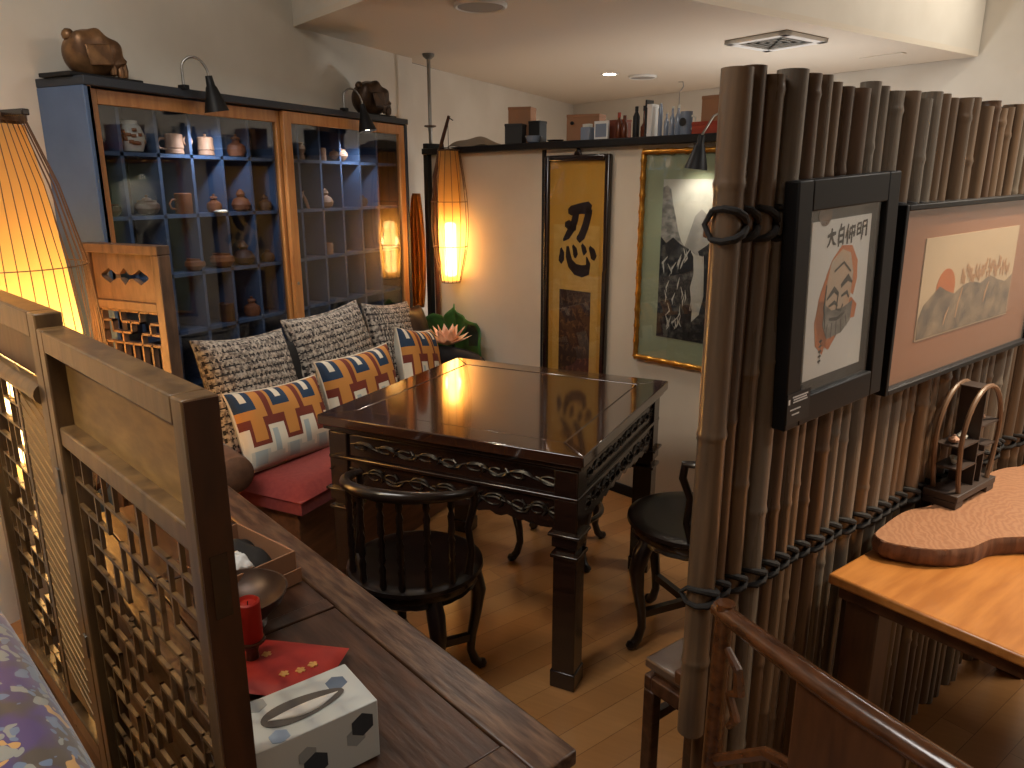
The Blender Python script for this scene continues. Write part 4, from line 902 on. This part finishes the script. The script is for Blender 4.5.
sheet('red_sun',[(-.14+.048*math.cos(a),.205+.048*math.sin(a)) for a in [2*PI*i/22 for i in range(22)]],orange_m,-.0088,d2)
A=MB(); rr=random.Random(8)
for k in range(34):
    x=-.06+.28*k/34; z=.215+rr.uniform(-.01,.02); glyph(A,[[(x,z,.005),(x+.002,z+rr.uniform(.015,.035),.006)]],1,1,0,0,-.0095,d=.0004)
    if k%2: glyph(A,[[(x-.004,z+.016,.003),(x+.006,z+.018,.004)]],1,1,0,0,-.0095,d=.0004)
for x,z0,z1 in ((-.07,.13,.2),(.08,.15,.2),(-.13,.12,.16)): glyph(A,[[(x,z0,.004),(x+.006,(z0+z1)/2,.007),(x+.02,z1,.003)]],1,1,0,0,-.0097,d=.0004)
A.build('pale_trees',mat('pale_ochre_ink',(206,160,118),.7),d2)
MB().box(-wv+.011,wv-.011,-.0165,-.015,.011,hh-.011).build('glass_pane',pglass_m,d2)

# ------------------------------------------------------------------ tea table, slab and miniature shelf
tt=thing('tea_table','honey coloured wooden tea table standing along the bamboo screen','table',(-.018,1.652,0),BA)
TL,TW=1.25,.62
def tt_(M,n,m,**k): return M.build(n,m,tt,**k)
tt_(MB().box(0,TL,-TW,0,.695,.72),'tabletop',tea_m,bevel=.006)
tt_(MB().box(.03,TL-.03,-TW+.03,-.012,.655,.695),'apron',teaf_m,bevel=.003)
for a,b in ((.045,-.1),(TL-.13,-.1),(.045,-TW+.04),(TL-.13,-TW+.04)): tt_(MB().box(a,a+.075,b,b+.075,0,.655),'leg',teaf_m,bevel=.004)
tt_(MB().box(.06,.075,-TW+.12,-.1,.12,.16),'stretcher',teaf_m,bevel=.003)
def inv(p): 
    q=Vector((p[0],p[1],0))-Vector((-.018,1.652,0)); return (q.dot(BD), q.dot(Vector((-math.sin(BA),math.cos(BA),0))))
slabw=[(.068,1.80),(.085,1.86),(.134,1.973),(.20,2.05),(.27,2.18),(.33,2.32),(.42,2.45),(.56,2.50),(.72,2.44),(.80,2.30),(.74,2.16),(.62,2.06),(.50,1.98),(.42,1.955),(.36,1.925),(.31,1.89),(.27,1.83),(.235,1.80),(.19,1.775),(.13,1.765),(.088,1.77)]
sl=thing('wood_slab','thick reddish live edge wood slab lying on the tea table','board',(.4,2.12,.7205),0)
pts=[(x-.4,y-2.12) for x,y in slabw]
# catmull rom smoothing
def smooth(p,n=5):
    out=[];k=len(p)
    for i in range(k):
        a,b,c,d=p[i-1],p[i],p[(i+1)%k],p[(i+2)%k]
        for j in range(n):
            t=j/n; f=lambda q:.5*((2*b[q])+(-a[q]+c[q])*t+(2*a[q]-5*b[q]+4*c[q]-d[q])*t*t+(-a[q]+3*b[q]-3*c[q]+d[q])*t**3); out.append((f(0),f(1)))
    return out
sp=smooth(pts); cx=sum(p[0] for p in sp)/len(sp); cy=sum(p[1] for p in sp)/len(sp)
M=MB(); n=len(sp); rr=random.Random(2)
lev=[(.955,0),(1.0,.012),(1.01,.03),(.995,.044),(.985,.0455)]; vs=[]
for k_,z in lev:
    for i,(x,y) in enumerate(sp): q=k_+.006*math.sin(i*1.7)+.004*math.sin(i*.9); vs.append((cx+(x-cx)*q,cy+(y-cy)*q,z))
M.add(vs,[(l*n+i,l*n+(i+1)%n,(l+1)*n+(i+1)%n,(l+1)*n+i) for l in range(len(lev)-1) for i in range(n)])
M.build('bark_edge',bark_m,sl)
M=MB(); top=[(cx+(x-cx)*.99,cy+(y-cy)*.99) for x,y in sp]
from mathutils.geometry import tessellate_polygon
tri=tessellate_polygon([[Vector((x,y,0)) for x,y in top]])
M.add([(x,y,.046) for x,y in top]+[(x,y,.04) for x,y in top],[tuple(q) for q in tri]+[tuple(i+n for i in q) for q in tri]+[(i,(i+1)%n,(i+1)%n+n,i+n) for i in range(n)])
def ring_mat():
    m,nt,b=nodes_of('growth_ring_wood'); N=nt.nodes.new; L=nt.links.new
    tc=N('ShaderNodeTexCoord'); mp=N('ShaderNodeMapping'); mp.inputs['Location'].default_value=(-.05,.1,0); mp.inputs['Scale'].default_value=(1,.7,1); L(tc.outputs['Object'],mp.inputs[0])
    wv=N('ShaderNodeTexWave'); wv.wave_type='RINGS'; wv.rings_direction='Z'; wv.inputs['Scale'].default_value=22; wv.inputs['Distortion'].default_value=12; wv.inputs['Detail'].default_value=3; wv.inputs['Detail Scale'].default_value=1.5; L(mp.outputs[0],wv.inputs[0])
    rp=N('ShaderNodeValToRGB'); rp.color_ramp.elements[0].color=lin((152,108,80)); rp.color_ramp.elements[1].color=lin((168,124,94)); L(wv.outputs[0],rp.inputs[0]); L(rp.outputs[0],b.inputs['Base Color'])
    b.inputs['Roughness'].default_value=.38; b.inputs['Coat Weight'].default_value=.3; b.inputs['Coat Roughness'].default_value=.2; return m
M.build('sawn_face',ring_mat(),sl,smooth=False)
# miniature arched display shelf
zt=.7205+.0465
ms=thing('miniature_shelf','miniature arched wooden display shelf with tiny teapots on the wood slab','shelf',(.262,2.15,zt),BA)
hl=.115; dp=.03
def ms_(M,n,m,**k): return M.build(n,m,ms,**k)
M=MB().box(-hl,hl,-dp-.012,dp+.012,.018,.036); 
for a in (-hl,hl-.045): M.box(a,a+.045,-dp-.01,dp+.01,0,.018)
mdk=mat('smoky_brown_wood',(58,46,40),.5)
ms_(M,'base',mdk,bevel=.002)
for y in (-dp,dp):
    M=MB(); pts=[(-.085,y,.036),(-.10,y,.09),(-.112,y,.165)]+[(-.112*math.cos(a),y,.165+.135*math.sin(a)) for a in [PI*i/16 for i in range(1,16)]]+[(.112,y,.165),(.10,y,.09),(.085,y,.036)]
    M.tube(pts,.0062,n=8); ms_(M,'arched_frame',pine_m if False else mat('tan_arch_wood',(112,84,62),.4) if 'tan_arch_wood' not in MATS else MATS['tan_arch_wood'])
for (x0,x1,z,) in ((-.108,-.005,.155),(-.005,.108,.19),(-.10,.0,.095),(-.0,.045,.115),(.04,.1,.13)):
    ms_(MB().box(x0,x1,-dp,dp,z,z+.005),'tier',mdk)
for x,z0,z1 in ((-.005,.095,.29),(.0,.036,.095),(.04,.036,.135)): ms_(MB().box(x-.0025,x+.0025,-dp,dp,z0,z1),'upright',mdk)
ms_(MB().box(-.03,.03,-dp,dp,.294,.298),'top_panel',mdk)
for i,(x,z,m,lb) in enumerate(((-.08,.16,clayl_m,'tiny dark lidded teapot at the left end of the miniature shelf'),(-.035,.16,porc_m,'tiny cream teapot on the left tier of the miniature shelf'),(.03,.195,porc_m,'tiny cream teapot below the arch, left of a darker one'),(.06,.195,clayl_m,'tiny teapot at the right of the highest tier'),(-.06,.10,porc_m,'tiny white boat shaped dish on the lower tier'),(.02,.12,clayl_m,'tiny teapot on the small middle tier'),(.065,.036,porc_m,'tiny pale pot on the base of the miniature shelf'))):
    loc=Vector((.262,2.15,zt))+BD*x; t=thing('miniature_teapot',lb,'teapot',(loc.x,loc.y,zt+z+.0002),BA+.5,'tiny teapots on the miniature shelf')
    if i==4: MB().lathe([(.006,0),(.012,.003),(.022,.016),(.02,.015),(.008,.004),(0,.004)],n=16,sq=.5).build('dish',m,t)
    else:
        MB().lathe([(.006,0),(.012,.004),(.013,.01),(.007,.016)],n=14).build('body',m,t); MB().lathe([(.007,.016),(.003,.019),(.003,.021),(0,.0235)],n=10).build('lid',m,t)
        MB().tube([(.011,0,.008),(.018,0,.011),(.02,0,.016)],.002,n=6).build('spout',m,t); MB().tube([(-.011,0,.005),(-.018,0,.007),(-.018,0,.013),(-.01,0,.013)],.0014,n=6).build('handle',m,t)

# ------------------------------------------------------------------ cane armchair in the near right corner
ac=thing('cane_chair','varnished cane chair with carved back in the near right corner','chair',(-.180,1.285,0),R(-35.5))
v=arm_m
def rl(u):   # back rail: local x to the right along the back
    return Vector((.60*u, -.02-.012*math.sin(PI*u), .80-.004*math.sin(PI*u)))
MB().tube([rl(i/16) for i in range(17)],[.0165+.004*math.sin(PI*i/16) for i in range(17)],n=12).build('top_rail',v,ac)
for xx in (.02,.58): MB().tube([(xx,-.02,.82),(xx,-.025,.45),(xx,-.03,0)],[.017,.018,.016],n=12).build('back_post',v,ac)
MB().box(.2,.39,-.042,-.026,.36,.80).build('back_splat',teaf_m,ac,bevel=.005)
MB().tube([(.04,-.03,.5),(.15,-.03,.60),(.29,-.033,.64),(.44,-.03,.60),(.56,-.03,.5)],.012,n=8).build('hoop_rail',v,ac)
for sgn,xx in ((1,.04),(-1,.56)):
    M=MB(); M.tube([(xx,-.028,.74),(xx+sgn*.035,-.035,.72),(xx+sgn*.045,-.038,.68),(xx+sgn*.02,-.035,.66),(xx+sgn*.04,-.035,.62),(xx+sgn*.02,-.03,.59)],[.007,.009,.011,.008,.009,.006],n=8); M.build('scroll_bracket',v,ac)
MB().box(.0,.60,-.48,-.0,.40,.43).build('seat',teaf_m,ac,bevel=.006)
for xx in (.03,.57): MB().tube([(xx,-.45,.40),(xx,-.455,.3),(xx,-.46,0)],.016,n=10).build('front_leg',v,ac)
MB().bar((.03,-.45,.12),(.57,-.45,.12),.02,.025).build('stretcher',v,ac)
# ------------------------------------------------------------------ stool by the bamboo pole
st=thing('wooden_stool','small square dark wooden stool beside the first bamboo pole','stool',(-.261,1.606,0),BA)
s_=.10
MB().box(-s_,s_,-s_,s_,.425,.45).build('seat',mat('worn_grey_brown_wood',(88,72,60),.3,c2=(66,44,34),scale=12,bump=.4,coat=.3),st,bevel=.005)
MB().box(-s_+.015,s_-.015,-s_+.015,s_-.015,.405,.427).build('waist',teaf_m,st,bevel=.003)
M=MB()
for a,b,c,d in ((-s_,s_,-s_,-s_+.022),(-s_,s_,s_-.022,s_),(-s_,-s_+.022,-s_+.022,s_-.022),(s_-.022,s_,-s_+.022,s_-.022)): M.box(a,b,c,d,.365,.405)
M.build('apron',old_m,st,bevel=.004)
for a in (-1,1):
    for b in (-1,1): MB().box(a*(s_-.016)-.016,a*(s_-.016)+.016,b*(s_-.016)-.016,b*(s_-.016)+.016,0,.366).build('leg',old_m,st,bevel=.004)
for b in (-1,1): MB().box(-s_+.03,s_-.03,b*(s_-.016)-.01,b*(s_-.016)+.01,.27,.295).build('stretcher',old_m,st,bevel=.002)

# ------------------------------------------------------------------ carved folding screen in the foreground
SA=R(-19.85)+PI    # local x runs away from the right end
so=Vector((-.731,.605,0)); SD=Vector((math.cos(SA),math.sin(SA),0))
def lattice(M,x0,x1,z0,z1,nx,nz,y0,y1,w,rule):
    dx=(x1-x0)/nx; dz=(z1-z0)/nz
    for i in range(nx+1):
        for j in range(nz):
            if i in(0,nx) or rule(i,j,0): M.box(x0+i*dx-w/2,x0+i*dx+w/2,y0,y1,z0+j*dz-w/2,z0+(j+1)*dz+w/2)
    for i in range(nx):
        for j in range(nz+1):
            if j in(0,nz) or rule(i,j,1): M.box(x0+i*dx-w/2,x0+(i+1)*dx+w/2,y0,y1,z0+j*dz-w/2,z0+j*dz+w/2)
# mirrored frame: local y negative = side seen by the camera is +y after the turn, so thickness runs to -y
fa=thing('folding_screen_panel','carved lattice screen panel of aged wood, the nearer and right hand one','screen',(so.x,so.y,0),SA,'carved wooden screen panels in the foreground')
LA=.66; th=.047; ZA=1.30
MB().box(0,.036,-th,0,.12,ZA).build('stile',scr_m,fa,bevel=.003)
MB().box(LA-.034,LA,-th,0,.12,ZA).build('stile',scr_m,fa,bevel=.003)
MB().box(.036,LA-.034,-th,0,ZA-.04,ZA).build('top_rail',scr_m,fa,bevel=.003)
MB().box(.036,LA-.034,-th+.016,-.03,1.12,ZA-.04).build('recessed_board',scrg_m,fa)
MB().box(.036,LA-.034,-th+.004,-.004,1.083,1.12).build('middle_rail',scr_m,fa,bevel=.004)
MB().box(.036,LA-.034,-th,0,.26,.31).build('lower_rail',scr_m,fa,bevel=.003)
MB().box(.036,LA-.034,-th+.016,-.02,.12,.26).build('bottom_board',scrd_m,fa)
M=MB(); lattice(M,.052,LA-.05,.32,1.076,10,14,-.020,-.013,.0066,lambda i,j,o:((i+j)%3!=0) if o==0 else ((i+3*j)%7!=0))
M.build('lattice',scr_m,fa)
for (x,z) in ((.13,.80),(.10,.70),(.40,.76),(.36,.62)):
    M=MB(); M.tube([(x,-.02,z),(x+.016,-.02,z+.014),(x+.004,-.02,z+.026),(x+.02,-.02,z+.042),(x+.004,-.02,z+.056)],[.004,.006,.0055,.006,.004],n=6); M.build('carved_scroll',scr_m,fa)
MB().box(-.0025,0,-th+.002,-.002,.12,ZA-.002).build('end_facing',scrd_m,fa)
MB().box(-.0035,-.0024,-th+.012,-.012,1.0,1.09).build('dark_patch',dark_m,fa)
fb=thing('folding_screen_panel','carved screen panel with round rail and gold lit board, farther left','screen',tuple(so+SD*(LA+.004)),SA+R(1.2),'carved wooden screen panels in the foreground')
LB=.64; ZB=1.325
MB().box(0,.046,-th,0,.12,ZB).build('stile',scr_m,fb,bevel=.003)
MB().box(LB-.04,LB,-th,0,.12,ZB).build('stile',scr_m,fb,bevel=.003)
MB().box(.046,LB-.04,-th,0,ZB-.05,ZB).build('top_rail',scr_m,fb,bevel=.003)
MB().box(.046,LB-.04,-th+.014,-.02,1.185,ZB-.05).build('recessed_board',scrd_m,fb)
MB().tube([(.046,-.010,1.165),(LB-.04,-.010,1.165)],.021,n=14).build('round_rail',scr_m,fb)
M=MB(); z=.42; pz=[]
while z<1.14: pz.append(z); z+=.012
prof=[(.062+.004*math.sin(i*2.1),z) for i,z in enumerate(pz)]
M=MB()
for (a,b) in zip(prof,prof[1:]): M.prism([(a[0],a[1]),(b[0],b[1]),(.235,b[1]),(.235,a[1])],-.022,-.006,'y')
M.build('scalloped_board',scrg_m,fb)
M=MB()
for k in range(26):
    z=.44+k*.028; M.tube([(.068,-.006,z),(.232,-.006,z+.055)],.0022,n=5)
M.build('diagonal_beading',scrg_m,fb)
MB().box(.24,.262,-th+.01,-.004,.31,1.145).build('inner_stile',scr_m,fb,bevel=.002)
M=MB(); lattice(M,.275,LB-.055,.38,1.14,6,14,-.024,-.014,.006,lambda i,j,o:((i+j)%3!=0) if o==0 else ((i+3*j)%7!=0))
M.build('lattice',scr_m,fb)
MB().box(.046,LB-.04,-th,0,.33,.375).build('lower_rail',scr_m,fb,bevel=.003)
M=MB().box(.046,LB-.04,-th+.016,-.02,.12,.33).build('bottom_board',scrd_m,fb)
for z in (.98,.62): MB().box(-.006,.012,-.001,.0035,z,z+.05).build('hinge',steel_m,fb,bevel=.001)
MB().lathe([(0,0),(.004,.001),(.004,.006),(.007,.008),(0,.011)],n=10).build('peg',steel_m,fb,loc=(.4,-.012,ZB))

# ------------------------------------------------------------------ small carved panel at the bench end
cp=thing('carved_end_panel','small carved brown panel with pierced opening beside the blue cabinet','screen',(-2.395,1.66,0),0)
pw=.365; ZP=1.365
def cpb(M,n,m=carve_m,**k): return M.build(n,m,cp,**k)
cpb(MB().box(0,.035,0,.045,0,ZP-.03),'stile',bevel=.003); cpb(MB().box(pw-.035,pw,0,.045,0,ZP-.03),'stile',bevel=.003)
cpb(MB().box(0,pw,-.002,.047,ZP-.03,ZP),'top_rail',bevel=.003)
# pierced board: built from quads around a lozenge row opening
M=MB(); zc=ZP-.105; n=60; x0=.035; x1=pw-.035
def op(u):
    x=(u-.5)*2
    if abs(x)>.74: return 0
    a=abs(x)
    return .006+ (.019*max(0,1-abs(a-.5)/.24)) + .022*max(0,1-a/.16)
for i in range(n):
    ua,ub=i/n,(i+1)/n; xa=x0+(x1-x0)*ua; xb=x0+(x1-x0)*ub; ha,hb=op(ua),op(ub)
    M.prism([(xa,zc+ha),(xb,zc+hb),(xb,ZP-.03),(xa,ZP-.03)],.012,.034,'y'); M.prism([(xa,ZP-.185),(xb,ZP-.185),(xb,zc-hb),(xa,zc-ha)],.012,.034,'y')
cpb(M,'pierced_board')
cpb(MB().box(.035,pw-.035,.002,.043,ZP-.215,ZP-.185),'middle_rail',bevel=.003)
M=MB(); lattice(M,.045,pw-.045,ZP-.33,ZP-.22,6,3,.012,.032,.007,lambda i,j,o:((i+j)%2==0) if o==0 else ((i*2+j)%3!=1))
cpb(M,'fretwork')
M=MB()
for i in range(7): x=.05+(pw-.1)*i/6; M.box(x-.004,x+.004,.012,.032,.5,ZP-.33)
cpb(M,'bars'); cpb(MB().box(.035,pw-.035,.002,.043,.45,.5),'lower_rail',bevel=.003); cpb(MB().box(.035,pw-.035,.014,.03,.04,.45),'bottom_board',bevel=.002)

# ------------------------------------------------------------------ worn sideboard
SBA=R(-23.1)
sb=thing('worn_sideboard','long worn brown wooden sideboard with framed top panels','sideboard',(-.354,.985,0),SBA)
SL=1.55; SDp=.435
def sbb(M,n,m=old_m,**k): return M.build(n,m,sb,**k)
M=MB(); M.box(-SL,0,-.085,0,.62,.65); M.box(-SL,0,-SDp,-SDp+.075,.62,.65); sbb(M.box(-.09,0,-SDp+.075,-.085,.62,.65),'top_frame',oldb_m,bevel=.004)
xs_=[-SL,-1.02,-.66,-.09]
for a,b in zip(xs_,xs_[1:]): sbb(MB().box(a+.003,b-.045 if b<-.1 else b-.003,-SDp+.078,-.088,.625,.6465),'top_panel',bevel=.002)
for b in xs_[1:-1]: sbb(MB().box(b-.043,b,-SDp+.077,-.087,.62,.649),'cross_rail',bevel=.003)
M=MB().box(-SL+.02,-.025,-SDp+.02,-.02,.12,.62); sbb(M,'body',bevel=.004)
for a in (-SL+.02,-.08):
    for b in (-SDp+.02,-.075): sbb(MB().box(a,a+.055,b,b+.055,0,.62),'leg',bevel=.004)
for k in range(3): sbb(MB().box(-SL+.1+k*.47,-SL+.52+k*.47,-.021,-.008,.3,.56),'door',oldb_m,bevel=.004)

# ---- tissue box
tb_=thing('tissue_box','pale tissue box with grey and blue hexagons on the near end of the sideboard','box',(-.738,.772,.6505),BA)
# local x along the bamboo direction (long side), y across
lx=.1; ly=.0595; hb=.104
MB().box(-lx,lx,-ly,ly,0,hb).build('carton',tissue_m,tb_,bevel=.0015)
def hexa(cx,cy,r,rot=0): return [(cx+r*math.cos(PI/3*i+rot),cy+r*math.sin(PI/3*i+rot)) for i in range(6)]
def clip(poly,a,b,c,d):
    for ax,lim,sg in ((0,a,1),(0,b,-1),(1,c,1),(1,d,-1)):
        out=[]
        for i,p in enumerate(poly):
            q=poly[(i+1)%len(poly)]; ip=(p[ax]-lim)*sg>=0; iq=(q[ax]-lim)*sg>=0
            if ip: out.append(p)
            if ip!=iq:
                t=(lim-p[ax])/(q[ax]-p[ax]); out.append((p[0]+(q[0]-p[0])*t,p[1]+(q[1]-p[1])*t))
        poly=out
        if not poly: return None
    return poly
for i,(nm,m,face,a,b,r) in enumerate((('g',hexg_m,'f',.06,.055,.018),('g',hexg_m,'f',-.02,.062,.016),('d',hexd_m,'f',.072,.072,.021),('d',hexd_m,'f',-.008,.040,.022),('d',hexd_m,'f',-.095,.05,.016),('s',hexb_m,'t',.066,.02,.018),('g',hexg_m,'t',.04,.002,.014),('g',hexg_m,'t',-.06,.045,.018),('p',hexl_m,'t',-.055,-.045,.016))):
    off=.0003+.00008*i
    if face=='f':
        p=clip(hexa(a,b,r,PI/6),-lx+.001,lx-.001,.001,hb-.001); M=MB(); M.prism(p,-ly-off,-ly,'y')
    else:
        p=clip(hexa(a,b,r,PI/6),-lx+.001,lx-.001,-ly+.001,ly-.001); M=MB(); M.prism(p,hb,hb+off,'z')
    M.build({'g':'grey_hexagon','d':'charcoal_hexagon','s':'slate_hexagon','p':'pale_blue_hexagon'}[nm],m,tb_,smooth=False)
ov=lambda k,dz=0:[(.068*k*math.cos(a),-.004+.026*k*math.sin(a)*(1-.25*math.cos(a))) for a in [2*PI*i/36 for i in range(36)]]
MB().prism(ov(1),hb+.0012,hb+.0018,'z').build('opening_film',hole_m,tb_,smooth=False)
M=MB(); M.surf(lambda u,v:(-.058+.116*u,-.004+(-.020+.026*v)*math.sin(PI*u),hb+.0022+.007*math.sin(PI*u)*math.sin(PI*v)),20,6); M.build('tissue_edge',white_m,tb_,solid=.0006)

# ---- bowl with red candle, carton, pouch
bw=thing('bronze_bowl','dark bronze footed bowl behind the screen end on the sideboard','bowl',(-1.115,1.015,.6505),0)
MB().lathe([(.045,0),(.048,.006),(.03,.012),(.035,.02),(.06,.034),(.083,.058),(.095,.084),(.091,.084),(.078,.06),(.05,.04),(0,.03)],n=40).build('bowl',bowl_m,bw)
cs=thing('candle_stand','turned dark wooden stand carrying the red candle','stand',(-.985,.91,.6505),0)
MB().lathe([(.032,0),(.034,.006),(.014,.014),(.011,.045),(.016,.058),(.026,.066),(.026,.071),(0,.071)],n=24).build('stand_body',old_m,cs)
cd=thing('red_candle','red cylindrical candle on its stand in front of the dark bronze bowl','candle',(-.985,.91,.7218),0)
MB().lathe([(.0215,0),(.023,.003),(.0225,.078),(.019,.081),(.015,.074),(0,.070)],n=28).build('wax',candle_m,cd)
MB().tube([(0,0,.07),(.001,0,.079)],.001,n=5).build('wick',black_m,cd)
ct=thing('cardboard_tray','open brown cardboard tray holding black cloth beside the bowl','box',(-1.275,1.165,.6505),SBA+R(10))
cw,cdp,chh=.12,.075,.078
M=MB().box(-cw,cw,-cdp,cdp,0,.004)
for a,b,c,d in ((-cw,cw,-cdp,-cdp+.004),(-cw,cw,cdp-.004,cdp),(-cw,-cw+.004,-cdp+.004,cdp-.004),(cw-.004,cw,-cdp+.004,cdp-.004)): M.box(a,b,c,d,.004,chh)
M.build('tray',card_m,ct,bevel=.001)
M=MB().box(-cw-.006,cw+.006,-cdp-.006,cdp+.006,0,.0012); 
for a,b,c,d in ((-cw-.009,cw+.009,-cdp-.009,-cdp-.006),(cw+.006,cw+.009,-cdp-.006,cdp+.006)): M.box(a,b,c,d,0,.035)
M.build('lid',card_m,ct)
o=MB().surf(lambda u,v:((u-.5)*.20,(v-.5)*.13,.02+.055*math.sin(PI*u)**.6*math.sin(PI*v)**.6+.008*math.sin(12*u)*math.sin(9*v)),26,18).build('black_cloth',blackc_m,loc=(-1.28,1.17,.6555),rz=SBA,solid=.002); tag(o,'crumpled black cloth heaped inside the cardboard tray','cloth')
o=MB().surf(lambda u,v:((u-.5)*.07,(v-.5)*.05,.004+.026*math.sin(PI*u)**.6*math.sin(PI*v)**.6+.005*math.sin(17*u+2)*math.sin(13*v)),18,14).build('crumpled_wrapper',white_m,loc=(-1.225,1.115,.716),rz=SBA,solid=.001); tag(o,'crumpled white wrapper lying on the black cloth','wrapper')
pc=thing('red_brocade_pouch','flat red brocade pouch with gold flowers behind the tissue box','pouch',(-.925,.925,.6505),R(16))
def pf(sg): return lambda u,v:((u-.5)*.20,(v-.5)*.16,.016+sg*.015*max(0,(1-(2*u-1)**4)*(1-(2*v-1)**4))**.6)
M=MB(); M.surf(pf(1),16,12); M.surf(pf(-1),16,12); M.build('pouch',silk_m,pc)
for (cx_,cy_) in ((-.04,.015),(.045,-.02),(.02,-.035),(.06,.0)):
    M=MB(); M.box(cx_-.004,cx_+.004,cy_-.004,cy_+.004,.029,.0312)
    for k in range(5): a=2*PI*k/5; M.box(cx_+.006*math.cos(a)-.003,cx_+.006*math.cos(a)+.003,cy_+.006*math.sin(a)-.0025,cy_+.006*math.sin(a)+.0025,.029,.0318)
    M.build('gold_flower',silkg_m,pc)
o=MB().surf(lambda u,v:((u-.5)*.09,(v-.5)*.055,.003+.018*math.sin(PI*u)**.6*math.sin(PI*v)**.6+.004*math.sin(13*u+1)*math.sin(11*v)),20,14).build('crumpled_tissue',white_m,loc=(-1.93,2.06,.478),rz=.6,solid=.001); tag(o,'crumpled white tissue on the red seat by the nearest patterned cushion','tissue')

# ------------------------------------------------------------------ brocade sofa in the near left corner
sf=thing('brocade_sofa','sofa back in purple and silver floral brocade at the lower left','sofa',(-1.25,.51,.02),SA)
def sfb(u,v):
    a=2*PI*v; ca,sa=math.cos(a),math.sin(a); ex=.38
    y=.17*math.copysign(abs(ca)**ex,ca); z=.38*math.copysign(abs(sa)**.5,sa)
    X=2*u-1; e=max(0,1-abs(X)**5)**.32
    return (.55*X,y*e,.40+z*(.25+.75*e))
MB().surf(sfb,48,40).build('back_cushion',brocade_m,sf)
MB().box(-.5,.5,.12,.6,.12,.42).build('seat_cushion',brocade_m,sf,bevel=.04)
for a,b in ((-.45,.0),(.45,.0),(-.45,.52),(.45,.52)): MB().tube([(a,b,.14),(a,b,0)],[.025,.018],n=10).build('leg',dark_m,sf)
# ------------------------------------------------------------------ lights
area('near_fill_light',(-1.3,.4,2.95),(-1.5,1.2,0),52,1.2,1.0,(1,.95,.88))  # unseen light added near the camera for general brightness
area('right_ceiling_lamp',(1.9,3.3,2.95),(1.4,3.6,0),60,.9,.9,(1,.95,.87))
spot('tea_table_spot',(1.05,2.35,2.9),(.34,2.05,.8),260,40,.7,(1,.80,.55),.04)
spot('bulkhead_spot',(.85,4.9,2.93),(.1,5.0,2.45),30,110,.9,(1,.93,.80),.05)
spot('picture_fill_spot',(1.45,1.35,2.9),(.2,1.95,1.35),72,44,.8,(1,.93,.84),.05)  # unseen spot added to brighten the pictures on the bamboo
spot('screen_spot',(-1.9,-.5,2.7),(-1.25,.85,1.25),64,40,.8,(1,.80,.5),.05)
spot('downlight_beam',(-1.82,5.36,2.27),(-1.82,5.36,0),60,140,.9,(1,.95,.88),.05)
point('far_fill_light',(-.6,4.9,1.35),26,(.95,.98,1),.12)  # added behind the partition to brighten the far ceiling and wall; no lamp there
spot('table_spot',(-1.65,3.12,2.25),(-1.2,2.5,0),24,130,.9,(1,.90,.78),.08)  # wide spot from the near ceiling speaker's position; no lamp fitting there
spot('cabinet_lamp_beam_left',(-2.38,2.29,1.78),(-2.56,2.36,1.4),8.0,130,.6,(.92,.95,1),.02)
spot('cabinet_lamp_beam_right',(-2.39,3.27,1.77),(-2.56,3.28,1.4),8.0,130,.6,(.92,.95,1),.02)
spot('picture_lamp_beam',wpos(.44,.16,1.60),wpos(.42,.0,1.42),3.5,110,.8,(1,.92,.8),.02)

w=bpy.data.worlds.new('world'); bpy.context.scene.world=w; w.use_nodes=True
w.node_tree.nodes['Background'].inputs[0].default_value=(1,.9,.8,1); w.node_tree.nodes['Background'].inputs[1].default_value=.1
# ------------------------------------------------------------------ camera
cam=bpy.data.cameras.new('camera'); co=bpy.data.objects.new('camera',cam); C.objects.link(co)
cam.sensor_width=36; cam.lens=750/1024*36; cam.clip_start=.02
co.location=(0,0,1.55); co.rotation_euler=(R(90-14.860),0,R(25.6736))
sc=bpy.context.scene; sc.camera=co
sc.view_settings.view_transform='Standard'; sc.view_settings.look='None'; sc.view_settings.gamma=1; sc.view_settings.use_curve_mapping=False; sc.view_settings.exposure=0
